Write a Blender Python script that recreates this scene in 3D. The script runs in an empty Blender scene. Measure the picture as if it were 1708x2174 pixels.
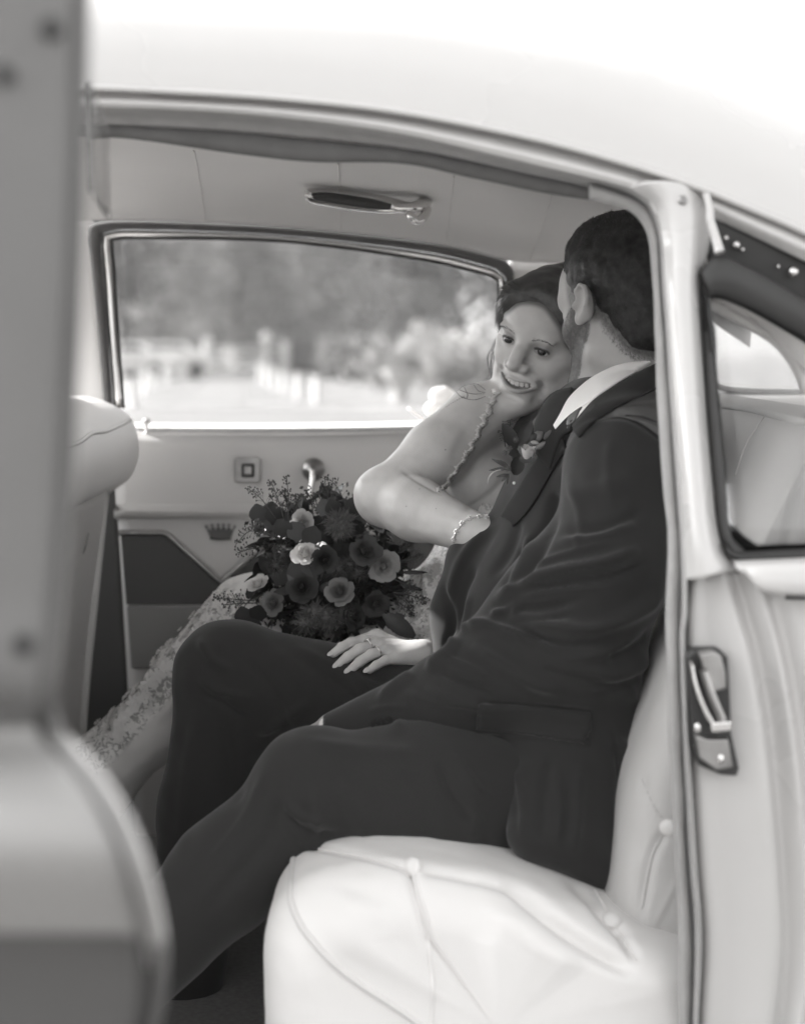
import bpy, bmesh, math, random
import numpy as np
from mathutils import Vector, Matrix, noise as mnoise
from mathutils.bvhtree import BVHTree

random.seed(7)
rng = np.random.default_rng(7)
SC = bpy.context.scene
COL = SC.collection

# ------------------------------------------------------------------ camera
CAM_H = 1.25
FPX = 3558.0                     # focal length in pixels of a 1708 px wide picture
HORIZON = 735.0
PITCH = math.atan((1087.0 - HORIZON) / FPX)
cam_data = bpy.data.cameras.new("camera")
cam = bpy.data.objects.new("camera", cam_data)
COL.objects.link(cam)
cam.location = (0, 0, CAM_H)
cam.rotation_euler = (math.radians(90) - PITCH, 0, 0)
cam_data.sensor_fit = 'HORIZONTAL'
cam_data.sensor_width = 24.0
cam_data.lens = 50.0
cam_data.clip_start = 0.05
cam_data.clip_end = 900
cam_data.dof.use_dof = True
cam_data.dof.focus_distance = 2.44
cam_data.dof.aperture_fstop = 2.4
SC.camera = cam

# ------------------------------------------------------------------ light
SUN_EL, SUN_AZ = math.radians(31), math.radians(-66)      # azimuth from +Y towards +X
world = bpy.data.worlds.new("World")
SC.world = world
world.use_nodes = True
nt = world.node_tree
nt.nodes.clear()
sky = nt.nodes.new('ShaderNodeTexSky')
sky.sky_type = 'NISHITA'
sky.sun_disc = False
sky.sun_elevation = SUN_EL
sky.sun_rotation = SUN_AZ
sky.dust_density = 3.0
bw = nt.nodes.new('ShaderNodeHueSaturation')
bw.inputs['Saturation'].default_value = 0.0
bg = nt.nodes.new('ShaderNodeBackground')
bg.inputs['Strength'].default_value = 0.15
wo = nt.nodes.new('ShaderNodeOutputWorld')
nt.links.new(sky.outputs[0], bw.inputs['Color'])
nt.links.new(bw.outputs[0], bg.inputs['Color'])
nt.links.new(bg.outputs[0], wo.inputs['Surface'])

sun_data = bpy.data.lights.new("sun", 'SUN')
sun_data.energy = 3.0
sun_data.angle = math.radians(0.6)
sun_data.color = (1.0, 0.985, 0.97)
sun = bpy.data.objects.new("sun", sun_data)
COL.objects.link(sun)
sd = Vector((math.sin(SUN_AZ) * math.cos(SUN_EL), math.cos(SUN_AZ) * math.cos(SUN_EL), math.sin(SUN_EL)))
sun.rotation_euler = sd.to_track_quat('Z', 'Y').to_euler()
sun.location = sd * 30

vs = SC.view_settings
vs.view_transform = 'Standard'
vs.look = 'None'
vs.gamma = 1.0
vs.exposure = 1.9
vs.use_curve_mapping = False
SC.cycles.use_denoising = True
SC.cycles.use_adaptive_sampling = False
SC.cycles.max_bounces = 10
SC.cycles.diffuse_bounces = 6
SC.cycles.transparent_max_bounces = 24
SC.cycles.sample_clamp_indirect = 6.0
SC.cycles.caustics_reflective = False
SC.cycles.caustics_refractive = False

# ------------------------------------------------------------------ helpers
CP, SP = math.cos(PITCH), math.sin(PITCH)
FW = np.array([0, CP, -SP]); UP = np.array([0, SP, CP]); RT = np.array([1.0, 0, 0])
C0 = np.array([0, 0, CAM_H])

def ray(px, py):
    return FW + RT * ((px - 854.0) / FPX) - UP * ((py - 1087.0) / FPX)

def P(px, py, Y):
    """where the picture point (of 1708 x 2174) meets the plane at distance Y"""
    d = ray(px, py)
    return C0 + d * (Y / d[1])

def G(px, py, z=0.0):
    d = ray(px, py)
    return C0 + d * ((z - CAM_H) / d[2])

def proj(V):
    """world points (n,3) -> picture points (n,2)"""
    V = np.asarray(V, float) - C0
    z = V @ FW
    return np.stack([854.0 + FPX * (V @ RT) / z, 1087.0 - FPX * (V @ UP) / z], 1)

def nrm(v):
    v = np.asarray(v, float)
    return v / (np.linalg.norm(v) + 1e-12)

def crom(pts, n):
    """Catmull-Rom resample of points (m,k) to n points"""
    p = np.asarray(pts, float)
    m = len(p)
    if m == 2:
        t = np.linspace(0, 1, n)[:, None]
        return p[0] * (1 - t) + p[1] * t
    q = np.vstack([2 * p[0] - p[1], p, 2 * p[-1] - p[-2]])
    out = []
    for t in np.linspace(0, m - 1, n):
        i = min(int(t), m - 2); u = t - i
        a, b, c, d = q[i], q[i + 1], q[i + 2], q[i + 3]
        out.append(0.5 * ((2 * b) + (-a + c) * u + (2 * a - 5 * b + 4 * c - d) * u * u + (-a + 3 * b - 3 * c + d) * u ** 3))
    return np.array(out)

def tagit(o, label=None, cat=None, group=None, kind=None):
    if label: o['label'] = label
    if cat: o['category'] = cat
    if group: o['group'] = group
    if kind: o['kind'] = kind
    return o

def parent_to(o, parent):
    if parent is None: return
    o.parent = parent
    o.matrix_parent_inverse = Matrix.Identity(4) if parent.type != 'EMPTY' else Matrix.Translation(parent.location).inverted()

def empty(name, loc, label=None, cat=None, group=None, kind=None, parent=None):
    o = bpy.data.objects.new(name, None)
    o.empty_display_size = 0.1
    COL.objects.link(o)
    o.location = [float(v) for v in loc]
    if parent is not None:
        parent_to(o, parent)
    return tagit(o, label, cat, group, kind)

def mesh_data(name, V, F, m, smooth=True):
    me = bpy.data.meshes.new(name)
    me.from_pydata([tuple(map(float, v)) for v in V], [], [tuple(map(int, f)) for f in F])
    if smooth:
        me.polygons.foreach_set('use_smooth', [True] * len(me.polygons))
    if m is not None: me.materials.append(m)
    me.update()
    return me

def obj(name, V, F, m, parent=None, smooth=True, label=None, cat=None, group=None, kind=None, solid=0, off=-1, bevel=0, edge=None):
    me = mesh_data(name, V, F, m, smooth)
    o = bpy.data.objects.new(name, me)
    COL.objects.link(o)
    parent_to(o, parent)
    if solid:
        s = o.modifiers.new('solid', 'SOLIDIFY'); s.thickness = solid; s.offset = off
    if bevel:
        b = o.modifiers.new('bevel', 'BEVEL'); b.width = bevel; b.segments = 3; b.limit_method = 'ANGLE'
        b.harden_normals = False
    return tagit(o, label, cat, group, kind)

def link_copy(src, parent, mat4, name=None):
    o = src.copy()
    if name: o.name = name
    COL.objects.link(o)
    o.parent = parent
    o.matrix_parent_inverse = Matrix.Identity(4)
    o.matrix_local = mat4
    return o

def join(*parts):
    V, F, n = [], [], 0
    for v, f in parts:
        V.append(np.asarray(v, float).reshape(-1, 3)); F += [tuple(i + n for i in q) for q in f]; n += len(v)
    return np.vstack(V), F

def grid_faces(nu, nv, close_u=False, close_v=False):
    F = []
    for i in range(nu if close_u else nu - 1):
        for j in range(nv if close_v else nv - 1):
            a = i * nv + j; b = ((i + 1) % nu) * nv + j
            c = ((i + 1) % nu) * nv + (j + 1) % nv; d = i * nv + (j + 1) % nv
            F.append((a, d, c, b))
    return F

def sheet(rows, nu=40, nv=60, world=False, flip=False):
    """rows of picture points with distance (px,py,Y), smoothed both ways into a grid"""
    R = []
    for r in rows:
        r = np.array(r, float)
        pts = r if world else np.array([P(*q) for q in r])
        R.append(crom(pts, nv))
    R = np.array(R)
    out = np.stack([crom(R[:, j], nu) for j in range(nv)], 1)
    F = grid_faces(nu, nv)
    if flip: F = [f[::-1] for f in F]
    return out.reshape(-1, 3), F

def tube(pts, r, seg=8, n=None, closed=False, caps=True, flat=1.0, up=None):
    """swept tube; r number or list; flat squashes along the 'up' axis"""
    p = np.asarray(pts, float)
    if n: 
        if closed: p = crom(np.vstack([p, p[:1]]), n + 1)[:-1]
        else: p = crom(p, n)
    m = len(p)
    rr = np.full(m, r, float) if np.isscalar(r) else np.interp(np.linspace(0, 1, m), np.linspace(0, 1, len(r)), r)
    if closed:
        T = np.roll(p, -1, 0) - np.roll(p, 1, 0)
    else:
        T = np.gradient(p, axis=0)
    T /= np.linalg.norm(T, axis=1)[:, None] + 1e-12
    u0 = np.array([0, 0, 1.0]) if up is None else nrm(up)
    if up is None and abs(T[0] @ u0) > 0.9: u0 = np.array([1.0, 0, 0])
    V = []
    N = u0
    for i in range(m):
        N = (u0 if up is not None else N) - T[i] * (T[i] @ (u0 if up is not None else N))
        N = nrm(N); B = np.cross(T[i], N)
        for k in range(seg):
            a = 2 * math.pi * k / seg
            V.append(p[i] + rr[i] * (math.cos(a) * N * flat + math.sin(a) * B))
    F = grid_faces(m, seg, close_u=closed, close_v=True)
    if caps and not closed:
        F.append(tuple(range(seg)))
        F.append(tuple((m - 1) * seg + k for k in range(seg))[::-1])
    return np.array(V), F

def box(lo, hi):
    (a, b, c), (d, e, f) = lo, hi
    V = [(a, b, c), (d, b, c), (d, e, c), (a, e, c), (a, b, f), (d, b, f), (d, e, f), (a, e, f)]
    return np.array(V, float), [(0, 3, 2, 1), (4, 5, 6, 7), (0, 1, 5, 4), (1, 2, 6, 5), (2, 3, 7, 6), (3, 0, 4, 7)]

def lathe(prof, axis_o, axis_d, seg=20):
    """prof [(r, h)], closed at both ends"""
    d = nrm(axis_d); a = nrm(np.cross(d, [0.3, 0.5, 0.81])); b = np.cross(d, a)
    V = []
    for r, h in prof:
        for k in range(seg):
            t = 2 * math.pi * k / seg
            V.append(np.asarray(axis_o) + d * h + r * (math.cos(t) * a + math.sin(t) * b))
    F = grid_faces(len(prof), seg, close_v=True)
    F.append(tuple(range(seg))); F.append(tuple((len(prof) - 1) * seg + k for k in range(seg))[::-1])
    return np.array(V), F

def prism(poly, Y0, Y1):
    """picture polygon at distance Y0, carried straight back to Y1 (same x, z)"""
    A = [P(x, y, Y0) for x, y in poly]
    B = [np.array([a[0], a[1] + (Y1 - Y0), a[2]]) for a in A]
    n = len(A)
    F = [tuple(range(n)), tuple(range(2 * n - 1, n - 1, -1))]
    F += [(i, i + n, (i + 1) % n + n, (i + 1) % n) for i in range(n)]
    return np.array(A + B), F

def blob(c, r, R=None, seg=12, rings=8):
    """ellipsoid mesh"""
    V = []
    for i in range(rings + 1):
        th = math.pi * i / rings
        for k in range(seg):
            ph = 2 * math.pi * k / seg
            V.append((math.sin(th) * math.cos(ph) * r[0], math.sin(th) * math.sin(ph) * r[1], math.cos(th) * r[2]))
    V = np.array(V)
    if R is not None: V = V @ np.asarray(R).T
    return V + np.asarray(c), grid_faces(rings + 1, seg, close_v=True)

def normals_of(V, F):
    N = np.zeros_like(V)
    q = np.array([f if len(f) == 4 else (f[0], f[1], f[2], f[2]) for f in F])
    n = np.cross(V[q[:, 2]] - V[q[:, 0]], V[q[:, 3]] - V[q[:, 1]])
    tri = q[:, 2] == q[:, 3]
    if tri.any():
        n[tri] = np.cross(V[q[tri, 1]] - V[q[tri, 0]], V[q[tri, 2]] - V[q[tri, 0]])
    for k in range(4):
        np.add.at(N, q[:, k], n)
    return N / (np.linalg.norm(N, axis=1)[:, None] + 1e-12)

def seg_dist(p, line):
    """distance of points (n,2) to a polyline, and 0..1 place along it"""
    line = np.asarray(line, float)
    best = np.full(len(p), 1e9); bt = np.zeros(len(p)); side = np.zeros(len(p))
    m = len(line) - 1
    for i in range(m):
        a, b = line[i], line[i + 1]
        ab = b - a
        t = np.clip(((p - a) @ ab) / (ab @ ab + 1e-9), 0, 1)
        v = p - (a + t[:, None] * ab)
        d = np.linalg.norm(v, axis=1)
        s = np.sign(ab[0] * v[:, 1] - ab[1] * v[:, 0])
        k = d < best
        best[k] = d[k]; bt[k] = (i + t[k]) / m; side[k] = s[k]
    return best, bt, side

def carve(V, F, lines, ymax=None):
    """push the surface in/out along traced creases: lines of (pts, width_px, amount_m[, kind])"""
    N = normals_of(V, F)
    pp = proj(V)
    view = V - C0
    view = view / np.linalg.norm(view, axis=1)[:, None]
    facing = np.clip(-(N * view).sum(1) * 2.5 + 0.1, 0, 1)
    if ymax is not None: facing = facing * (V[:, 1] < ymax)
    D = np.zeros(len(V))
    for L in lines:
        pts, w, a = L[:3]
        kind = L[3] if len(L) > 3 else 'ridge'
        pts = crom(pts, max(len(pts) * 4, 8))
        lo = pts.min(0) - 3 * w; hi = pts.max(0) + 3 * w
        m = np.where((pp[:, 0] > lo[0]) & (pp[:, 0] < hi[0]) & (pp[:, 1] > lo[1]) & (pp[:, 1] < hi[1]))[0]
        if not len(m): continue
        d, t, s = seg_dist(pp[m], pts)
        fade = np.clip(np.minimum(t, 1 - t) * 5 + 0.08, 0, 1) if kind != 'full' else 1.0
        if kind == 'step':                       # one side stands proud
            D[m] += a * fade * np.exp(-(d / (w * 2.2)) ** 2) * np.where(s > 0, 1, 0) * np.clip(d / (w * 0.15), 0, 1)
        else:
            D[m] += a * fade * np.exp(-(d / w) ** 2)
    return V + N * (D * facing)[:, None]

class Caster:
    def __init__(self, *parts):
        V, F = join(*parts)
        self.t = BVHTree.FromPolygons([tuple(v) for v in V], [tuple(f) for f in F])
    def hit(self, px, py, lift=0.0):
        d = nrm(ray(px, py))
        loc, n, i, dist = self.t.ray_cast(Vector(C0), Vector(d))
        if loc is None: return None, None
        n = np.array(n)
        if n @ d > 0: n = -n
        return np.array(loc) + n * lift, n
    def line(self, pts, n=24, lift=0.0):
        out = []
        for q in crom(pts, n):
            h, _ = self.hit(q[0], q[1], lift)
            if h is not None: out.append(h)
        return np.array(out)

def noise_disp(V, F, scale, amt, seed=0.0):
    N = normals_of(V, F)
    d = np.array([mnoise.noise(Vector((v[0] * scale + seed, v[1] * scale, v[2] * scale))) for v in V])
    return V + N * (d * amt)[:, None]

# ------------------------------------------------------------------ signed distance sculpting
class Sdf:
    def __init__(s, lo, hi, h):
        s.lo = np.asarray(lo, float); s.h = h
        s.n = np.ceil((np.asarray(hi) - s.lo) / h).astype(int) + 1
        s.D = np.full(s.n, 1.0, np.float32)
        s.ax = [(s.lo[i] + h * np.arange(s.n[i])).astype(np.float32) for i in range(3)]
    def _win(s, lo, hi):
        a = np.maximum(np.floor((np.asarray(lo) - s.lo) / s.h).astype(int), 0)
        b = np.minimum(np.ceil((np.asarray(hi) - s.lo) / s.h).astype(int) + 1, s.n)
        if (b <= a).any(): return None
        return tuple(slice(a[i], b[i]) for i in range(3))
    def put(s, fn, lo, hi, k=0.01, mode='add'):
        m = k + 2 * s.h
        w = s._win(np.asarray(lo) - m, np.asarray(hi) + m)
        if w is None: return s
        X = s.ax[0][w[0]][:, None, None]; Y = s.ax[1][w[1]][None, :, None]; Z = s.ax[2][w[2]][None, None, :]
        d = fn(X, Y, Z).astype(np.float32)
        a = s.D[w]
        if mode == 'add':
            h = np.maximum(k - np.abs(a - d), 0) / max(k, 1e-6)
            s.D[w] = np.minimum(a, d) - h * h * k * 0.25
        else:
            d = -d
            h = np.maximum(k - np.abs(a - d), 0) / max(k, 1e-6)
            s.D[w] = np.maximum(a, d) + h * h * k * 0.25
        return s
    def cone(s, a, b, r1, r2, k=0.01, mode='add'):
        a = np.asarray(a, float); b = np.asarray(b, float); ab = b - a; L = float(ab @ ab) + 1e-12
        r = max(r1, r2)
        def fn(X, Y, Z):
            x, y, z = X - a[0], Y - a[1], Z - a[2]
            t = np.clip((x * ab[0] + y * ab[1] + z * ab[2]) / L, 0, 1)
            return np.sqrt((x - t * ab[0]) ** 2 + (y - t * ab[1]) ** 2 + (z - t * ab[2]) ** 2) - (r1 + (r2 - r1) * t)
        return s.put(fn, np.minimum(a, b) - r, np.maximum(a, b) + r, k, mode)
    def chain(s, pts, rs, k=0.01, mode='add'):
        for i in range(len(pts) - 1):
            s.cone(pts[i], pts[i + 1], rs[i], rs[i + 1], k, mode)
        return s
    def ell(s, c, r, R=None, k=0.01, mode='add'):
        c = np.asarray(c, float); r = np.asarray(r, float)
        R = np.eye(3) if R is None else np.asarray(R, float)      # columns = axes
        rb = np.sqrt(((R * r[None, :]) ** 2).sum(1))
        def fn(X, Y, Z):
            x, y, z = X - c[0], Y - c[1], Z - c[2]
            q = [(x * R[0, i] + y * R[1, i] + z * R[2, i]) for i in range(3)]
            k0 = np.sqrt(sum((q[i] / r[i]) ** 2 for i in range(3)))
            k1 = np.sqrt(sum((q[i] / r[i] ** 2) ** 2 for i in range(3))) + 1e-9
            return k0 * (k0 - 1) / k1
        return s.put(fn, c - rb, c + rb, k, mode)
    def mesh(s, relax=1):
        D = s.D; h = s.h
        S = D < 0
        c = np.zeros(np.array(D.shape) - 1, np.int8)
        for i in (0, 1):
            for j in (0, 1):
                for k in (0, 1):
                    c += S[i:D.shape[0] - 1 + i, j:D.shape[1] - 1 + j, k:D.shape[2] - 1 + k]
        act = (c > 0) & (c < 8)
        idx = np.argwhere(act)
        vid = np.full(act.shape, -1, np.int32); vid[act] = np.arange(len(idx))
        off = [(i, j, k) for i in (0, 1) for j in (0, 1) for k in (0, 1)]
        val = np.stack([D[idx[:, 0] + o[0], idx[:, 1] + o[1], idx[:, 2] + o[2]] for o in off], 1)
        pos = np.zeros((len(idx), 3)); cnt = np.zeros(len(idx))
        for a in range(8):
            for b in range(a + 1, 8):
                if sum(abs(off[a][i] - off[b][i]) for i in range(3)) != 1: continue
                va, vb = val[:, a], val[:, b]
                m = (va < 0) != (vb < 0)
                t = np.where(m, va / np.where(m, va - vb, 1), 0)
                p = np.array(off[a])[None] + t[:, None] * (np.array(off[b]) - np.array(off[a]))[None]
                pos[m] += p[m]; cnt[m] += 1
        V = s.lo + h * (idx + pos / cnt[:, None])
        F = []
        for ax in range(3):
            o = [(1, 2), (2, 0), (0, 1)][ax]
            sl0 = [slice(None)] * 3; sl1 = [slice(None)] * 3
            sl0[ax] = slice(0, -1); sl1[ax] = slice(1, None)
            e = S[tuple(sl0)] != S[tuple(sl1)]
            ii = np.argwhere(e)
            n = np.array(act.shape)
            ok = (ii[:, o[0]] > 0) & (ii[:, o[1]] > 0) & (ii[:, o[0]] < n[o[0]]) & (ii[:, o[1]] < n[o[1]])
            ii = ii[ok]
            def cell(du, dv):
                q = ii.copy(); q[:, o[0]] += du; q[:, o[1]] += dv
                return vid[q[:, 0], q[:, 1], q[:, 2]]
            quad = np.stack([cell(-1, -1), cell(0, -1), cell(0, 0), cell(-1, 0)], 1)
            ins = S[tuple(sl0)][tuple((ii[:, 0], ii[:, 1], ii[:, 2]))]
            quad[~ins] = quad[~ins][:, ::-1]
            F.append(quad)
        F = np.vstack(F)
        F = F[(F >= 0).all(1)]
        for _ in range(relax):
            V = relax_mesh(V, F, 0.5)
        return V, F

def relax_mesh(V, F, a=0.5):
    A = np.zeros_like(V); c = np.zeros(len(V))
    for i in range(4):
        for j in (1, 3):
            np.add.at(A, F[:, i], V[F[:, (i + j) % 4]]); np.add.at(c, F[:, i], 1)
    return V * (1 - a) + a * A / np.maximum(c, 1)[:, None]

def biggest(V, F):
    """keep the largest connected piece"""
    F = np.asarray(F); lab = np.arange(len(V))
    for _ in range(400):
        m = lab[F].min(1); new = lab.copy()
        for k in range(F.shape[1]): np.minimum.at(new, F[:, k], m)
        new = new[new]
        if (new == lab).all(): break
        lab = new
    u, c = np.unique(lab, return_counts=True)
    keep = lab == u[np.argmax(c)]
    idx = np.cumsum(keep) - 1
    return V[keep], idx[F[keep[F].all(1)]]

def obj_np(name, V, F, m, parent=None, **kw):
    """fast mesh from numpy quads"""
    me = bpy.data.meshes.new(name)
    F = np.asarray(F, np.int32)
    me.vertices.add(len(V)); me.vertices.foreach_set('co', np.asarray(V, np.float32).ravel())
    k = F.shape[1]
    me.loops.add(F.size); me.loops.foreach_set('vertex_index', F.ravel())
    me.polygons.add(len(F))
    me.polygons.foreach_set('loop_start', np.arange(0, F.size, k, dtype=np.int32))
    me.polygons.foreach_set('loop_total', np.full(len(F), k, np.int32))
    me.polygons.foreach_set('use_smooth', np.ones(len(F), bool))
    if m is not None: me.materials.append(m)
    me.update(calc_edges=True); me.validate()
    o = bpy.data.objects.new(name, me)
    COL.objects.link(o)
    parent_to(o, parent)
    return tagit(o, **kw)

def vcol(o, vals, name='tone'):
    a = o.data.attributes.new(name, 'FLOAT', 'POINT')
    a.data.foreach_set('value', np.asarray(vals, np.float32))

# ------------------------------------------------------------------ materials
TINT = (1.0, 0.985, 0.972)
def mat(name, v, rough=0.6, metal=0.0, var=0.0, vscale=8.0, bump=0.0, bscale=200.0, spec=0.5, coat=0.0, sheen=0.0, attr=None, attr_v=None,
        detail=4.0, sss=0.0, trans=0.0, wave=None):
    m = bpy.data.materials.new(name)
    m.use_nodes = True
    t = m.node_tree; N = t.nodes; L = t.links
    b = N['Principled BSDF']
    col = lambda x: (x * TINT[0], x * TINT[1], x * TINT[2], 1)
    b.inputs['Base Color'].default_value = col(v)
    b.inputs['Roughness'].default_value = rough
    b.inputs['Metallic'].default_value = metal
    b.inputs['Specular IOR Level'].default_value = spec
    b.inputs['Coat Weight'].default_value = coat
    b.inputs['Coat Roughness'].default_value = 0.06
    b.inputs['Sheen Weight'].default_value = sheen
    b.inputs['Sheen Roughness'].default_value = 0.5
    if sss:
        b.inputs['Subsurface Weight'].default_value = sss
        b.inputs['Subsurface Radius'].default_value = (0.006, 0.006, 0.006)
        b.inputs['Subsurface Scale'].default_value = 1.0
    tc = N.new('ShaderNodeTexCoord')
    out = None
    if attr:
        an = N.new('ShaderNodeAttribute'); an.attribute_name = attr
        mx = N.new('ShaderNodeMix'); mx.data_type = 'RGBA'
        mx.inputs['A'].default_value = col(v); mx.inputs['B'].default_value = col(attr_v)
        L.new(an.outputs['Fac'], mx.inputs['Factor'])
        out = mx.outputs['Result']
    if var:
        nz = N.new('ShaderNodeTexNoise'); nz.inputs['Scale'].default_value = vscale; nz.inputs['Detail'].default_value = detail
        L.new(tc.outputs['Object'], nz.inputs['Vector'])
        mr = N.new('ShaderNodeMapRange')
        mr.inputs['From Min'].default_value = 0.25; mr.inputs['From Max'].default_value = 0.75
        mr.inputs['To Min'].default_value = 1 - var; mr.inputs['To Max'].default_value = 1 + var
        L.new(nz.outputs['Fac'], mr.inputs['Value'])
        ml = N.new('ShaderNodeMix'); ml.data_type = 'RGBA'; ml.blend_type = 'MULTIPLY'
        ml.inputs['Factor'].default_value = 1.0
        if out: L.new(out, ml.inputs['A'])
        else: ml.inputs['A'].default_value = col(v)
        L.new(mr.outputs['Result'], ml.inputs['B'])
        out = ml.outputs['Result']
        rr = N.new('ShaderNodeMapRange')
        rr.inputs['To Min'].default_value = max(rough - 0.12, 0.02); rr.inputs['To Max'].default_value = min(rough + 0.12, 1)
        L.new(nz.outputs['Fac'], rr.inputs['Value']); L.new(rr.outputs['Result'], b.inputs['Roughness'])
    if out: L.new(out, b.inputs['Base Color'])
    if bump:
        nb = N.new('ShaderNodeTexNoise'); nb.inputs['Scale'].default_value = bscale; nb.inputs['Detail'].default_value = 3
        L.new(tc.outputs['Object'], nb.inputs['Vector'])
        bp = N.new('ShaderNodeBump'); bp.inputs['Strength'].default_value = bump; bp.inputs['Distance'].default_value = 0.002
        L.new(nb.outputs['Fac'], bp.inputs['Height'])
        L.new(bp.outputs['Normal'], b.inputs['Normal'])
    if trans:
        tr = N.new('ShaderNodeBsdfTranslucent'); ms = N.new('ShaderNodeMixShader')
        tr.inputs['Color'].default_value = col(v)
        ms.inputs['Fac'].default_value = trans
        L.new(b.outputs[0], ms.inputs[1]); L.new(tr.outputs[0], ms.inputs[2])
        L.new(ms.outputs[0], N['Material Output'].inputs['Surface'])
    return m

def glass_mat(name, tint=0.94, haze=0.0):
    m = bpy.data.materials.new(name); m.use_nodes = True
    t = m.node_tree; N = t.nodes; L = t.links; N.remove(N['Principled BSDF'])
    tr = N.new('ShaderNodeBsdfTransparent'); tr.inputs['Color'].default_value = (tint, tint, tint, 1)
    gl = N.new('ShaderNodeBsdfGlossy'); gl.inputs['Roughness'].default_value = 0.02
    fr = N.new('ShaderNodeFresnel'); fr.inputs['IOR'].default_value = 1.45
    mx = N.new('ShaderNodeMixShader')
    L.new(fr.outputs[0], mx.inputs['Fac']); L.new(tr.outputs[0], mx.inputs[1]); L.new(gl.outputs[0], mx.inputs[2])
    s = mx.outputs[0]
    if haze:
        df = N.new('ShaderNodeBsdfDiffuse'); df.inputs['Color'].default_value = (0.8, 0.79, 0.78, 1)
        nz = N.new('ShaderNodeTexNoise'); nz.inputs['Scale'].default_value = 9; nz.inputs['Detail'].default_value = 5
        tc = N.new('ShaderNodeTexCoord'); L.new(tc.outputs['Object'], nz.inputs['Vector'])
        mr = N.new('ShaderNodeMapRange'); mr.inputs['From Min'].default_value = 0.4; mr.inputs['From Max'].default_value = 0.75
        mr.inputs['To Min'].default_value = 0.0; mr.inputs['To Max'].default_value = haze
        L.new(nz.outputs['Fac'], mr.inputs['Value'])
        m2 = N.new('ShaderNodeMixShader'); L.new(mr.outputs['Result'], m2.inputs['Fac']); L.new(s, m2.inputs[1]); L.new(df.outputs[0], m2.inputs[2])
        s = m2.outputs[0]
    L.new(s, N['Material Output'].inputs['Surface'])
    return m

M = {
 'paint': mat('white_paint', 0.56, 0.28, var=0.02, vscale=3, coat=0.6),
 'paint_in': mat('jamb_paint', 0.60, 0.4, var=0.05, vscale=14, bump=0.05, bscale=90),
 'door_grey': mat('door_frame_shaded', 0.16, 0.45, var=0.08, vscale=10),
 'undercut_shade': mat('door_undercut_shade', 0.10, 0.6, var=0.08, vscale=10),  # shade under the open door's bulge put into a darker tone
 'leather': mat('cream_leather', 0.78, 0.5, var=0.03, vscale=6, bump=0.12, bscale=420),
 'leather_trim': mat('cream_vinyl', 0.56, 0.5, var=0.03, vscale=6, bump=0.1, bscale=420),
 'piping': mat('leather_piping', 0.68, 0.5),
 'dark_vinyl': mat('dark_vinyl', 0.055, 0.5, var=0.06, vscale=12, bump=0.1, bscale=380),
 'headliner': mat('headlining_cloth', 0.78, 0.85, var=0.03, vscale=5, bump=0.1, bscale=500),
 'windlace': mat('windlace_cloth', 0.36, 0.9, var=0.10, vscale=40, bump=0.3, bscale=600, sheen=0.3),
 'dark_lace': mat('dark_trim', 0.12, 0.9, var=0.15, vscale=30, bump=0.3, bscale=500),
 'rubber': mat('black_rubber', 0.03, 0.5, var=0.1, vscale=20),
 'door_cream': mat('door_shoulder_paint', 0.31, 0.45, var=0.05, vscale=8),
 'footwell_shade': mat('shaded_door_vinyl', 0.20, 0.55, var=0.05, vscale=10),
 'dark_metal': mat('dark_emblem', 0.10, 0.4, metal=0.6),
 'sill_white': mat('sill_paint', 0.8, 0.35),
 'chrome': mat('chrome', 0.75, 0.12, metal=1.0, var=0.05, vscale=20),
 'old_chrome': mat('dull_metal', 0.35, 0.35, metal=1.0, var=0.25, vscale=25),
 'carpet': mat('dark_carpet', 0.13, 1.0, var=0.2, vscale=120, bump=0.5, bscale=500),
 'suit': mat('suit_wool', 0.021, 0.85, var=0.10, vscale=220, bump=0.2, bscale=700, spec=0.25, sheen=0.20),
 'lapel': mat('lapel_wool', 0.019, 0.85, var=0.06, vscale=300, bump=0.2, bscale=1100, spec=0.15, sheen=0.05),
 'trousers': mat('trouser_wool', 0.026, 0.88, var=0.10, vscale=220, bump=0.2, bscale=700, spec=0.2, sheen=0.16),
 'shirt': mat('white_cotton', 0.88, 0.8, bump=0.08, bscale=900),
 'tie': mat('dark_silk', 0.05, 0.4),
 'shoe': mat('black_leather', 0.03, 0.3),
 'button': mat('dark_button', 0.06, 0.35),
 'hair_dark': mat('black_hair', 0.028, 0.5, var=0.6, vscale=110, spec=0.4),
 'hair_brown': mat('brown_hair', 0.045, 0.38, var=0.6, vscale=90, spec=0.6),
 'beard': mat('beard_hair', 0.10, 0.6, var=0.4, vscale=200),
 'teeth': mat('teeth', 0.66, 0.25),
 'eye_white': mat('eye_white', 0.32, 0.2),
 'iris': mat('dark_iris', 0.02, 0.1, coat=0.8),
 'nail': mat('nail_polish', 0.55, 0.2),
 'silver': mat('silver', 0.8, 0.12, metal=1.0),
 'crystal': mat('crystal', 0.8, 0.05, metal=0.6),
 'pearl': mat('pearl', 0.8, 0.2),
 'glass': glass_mat('window_glass'),
 'dusty_glass': glass_mat('dusty_glass', 0.9, 0.12),
}
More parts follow.
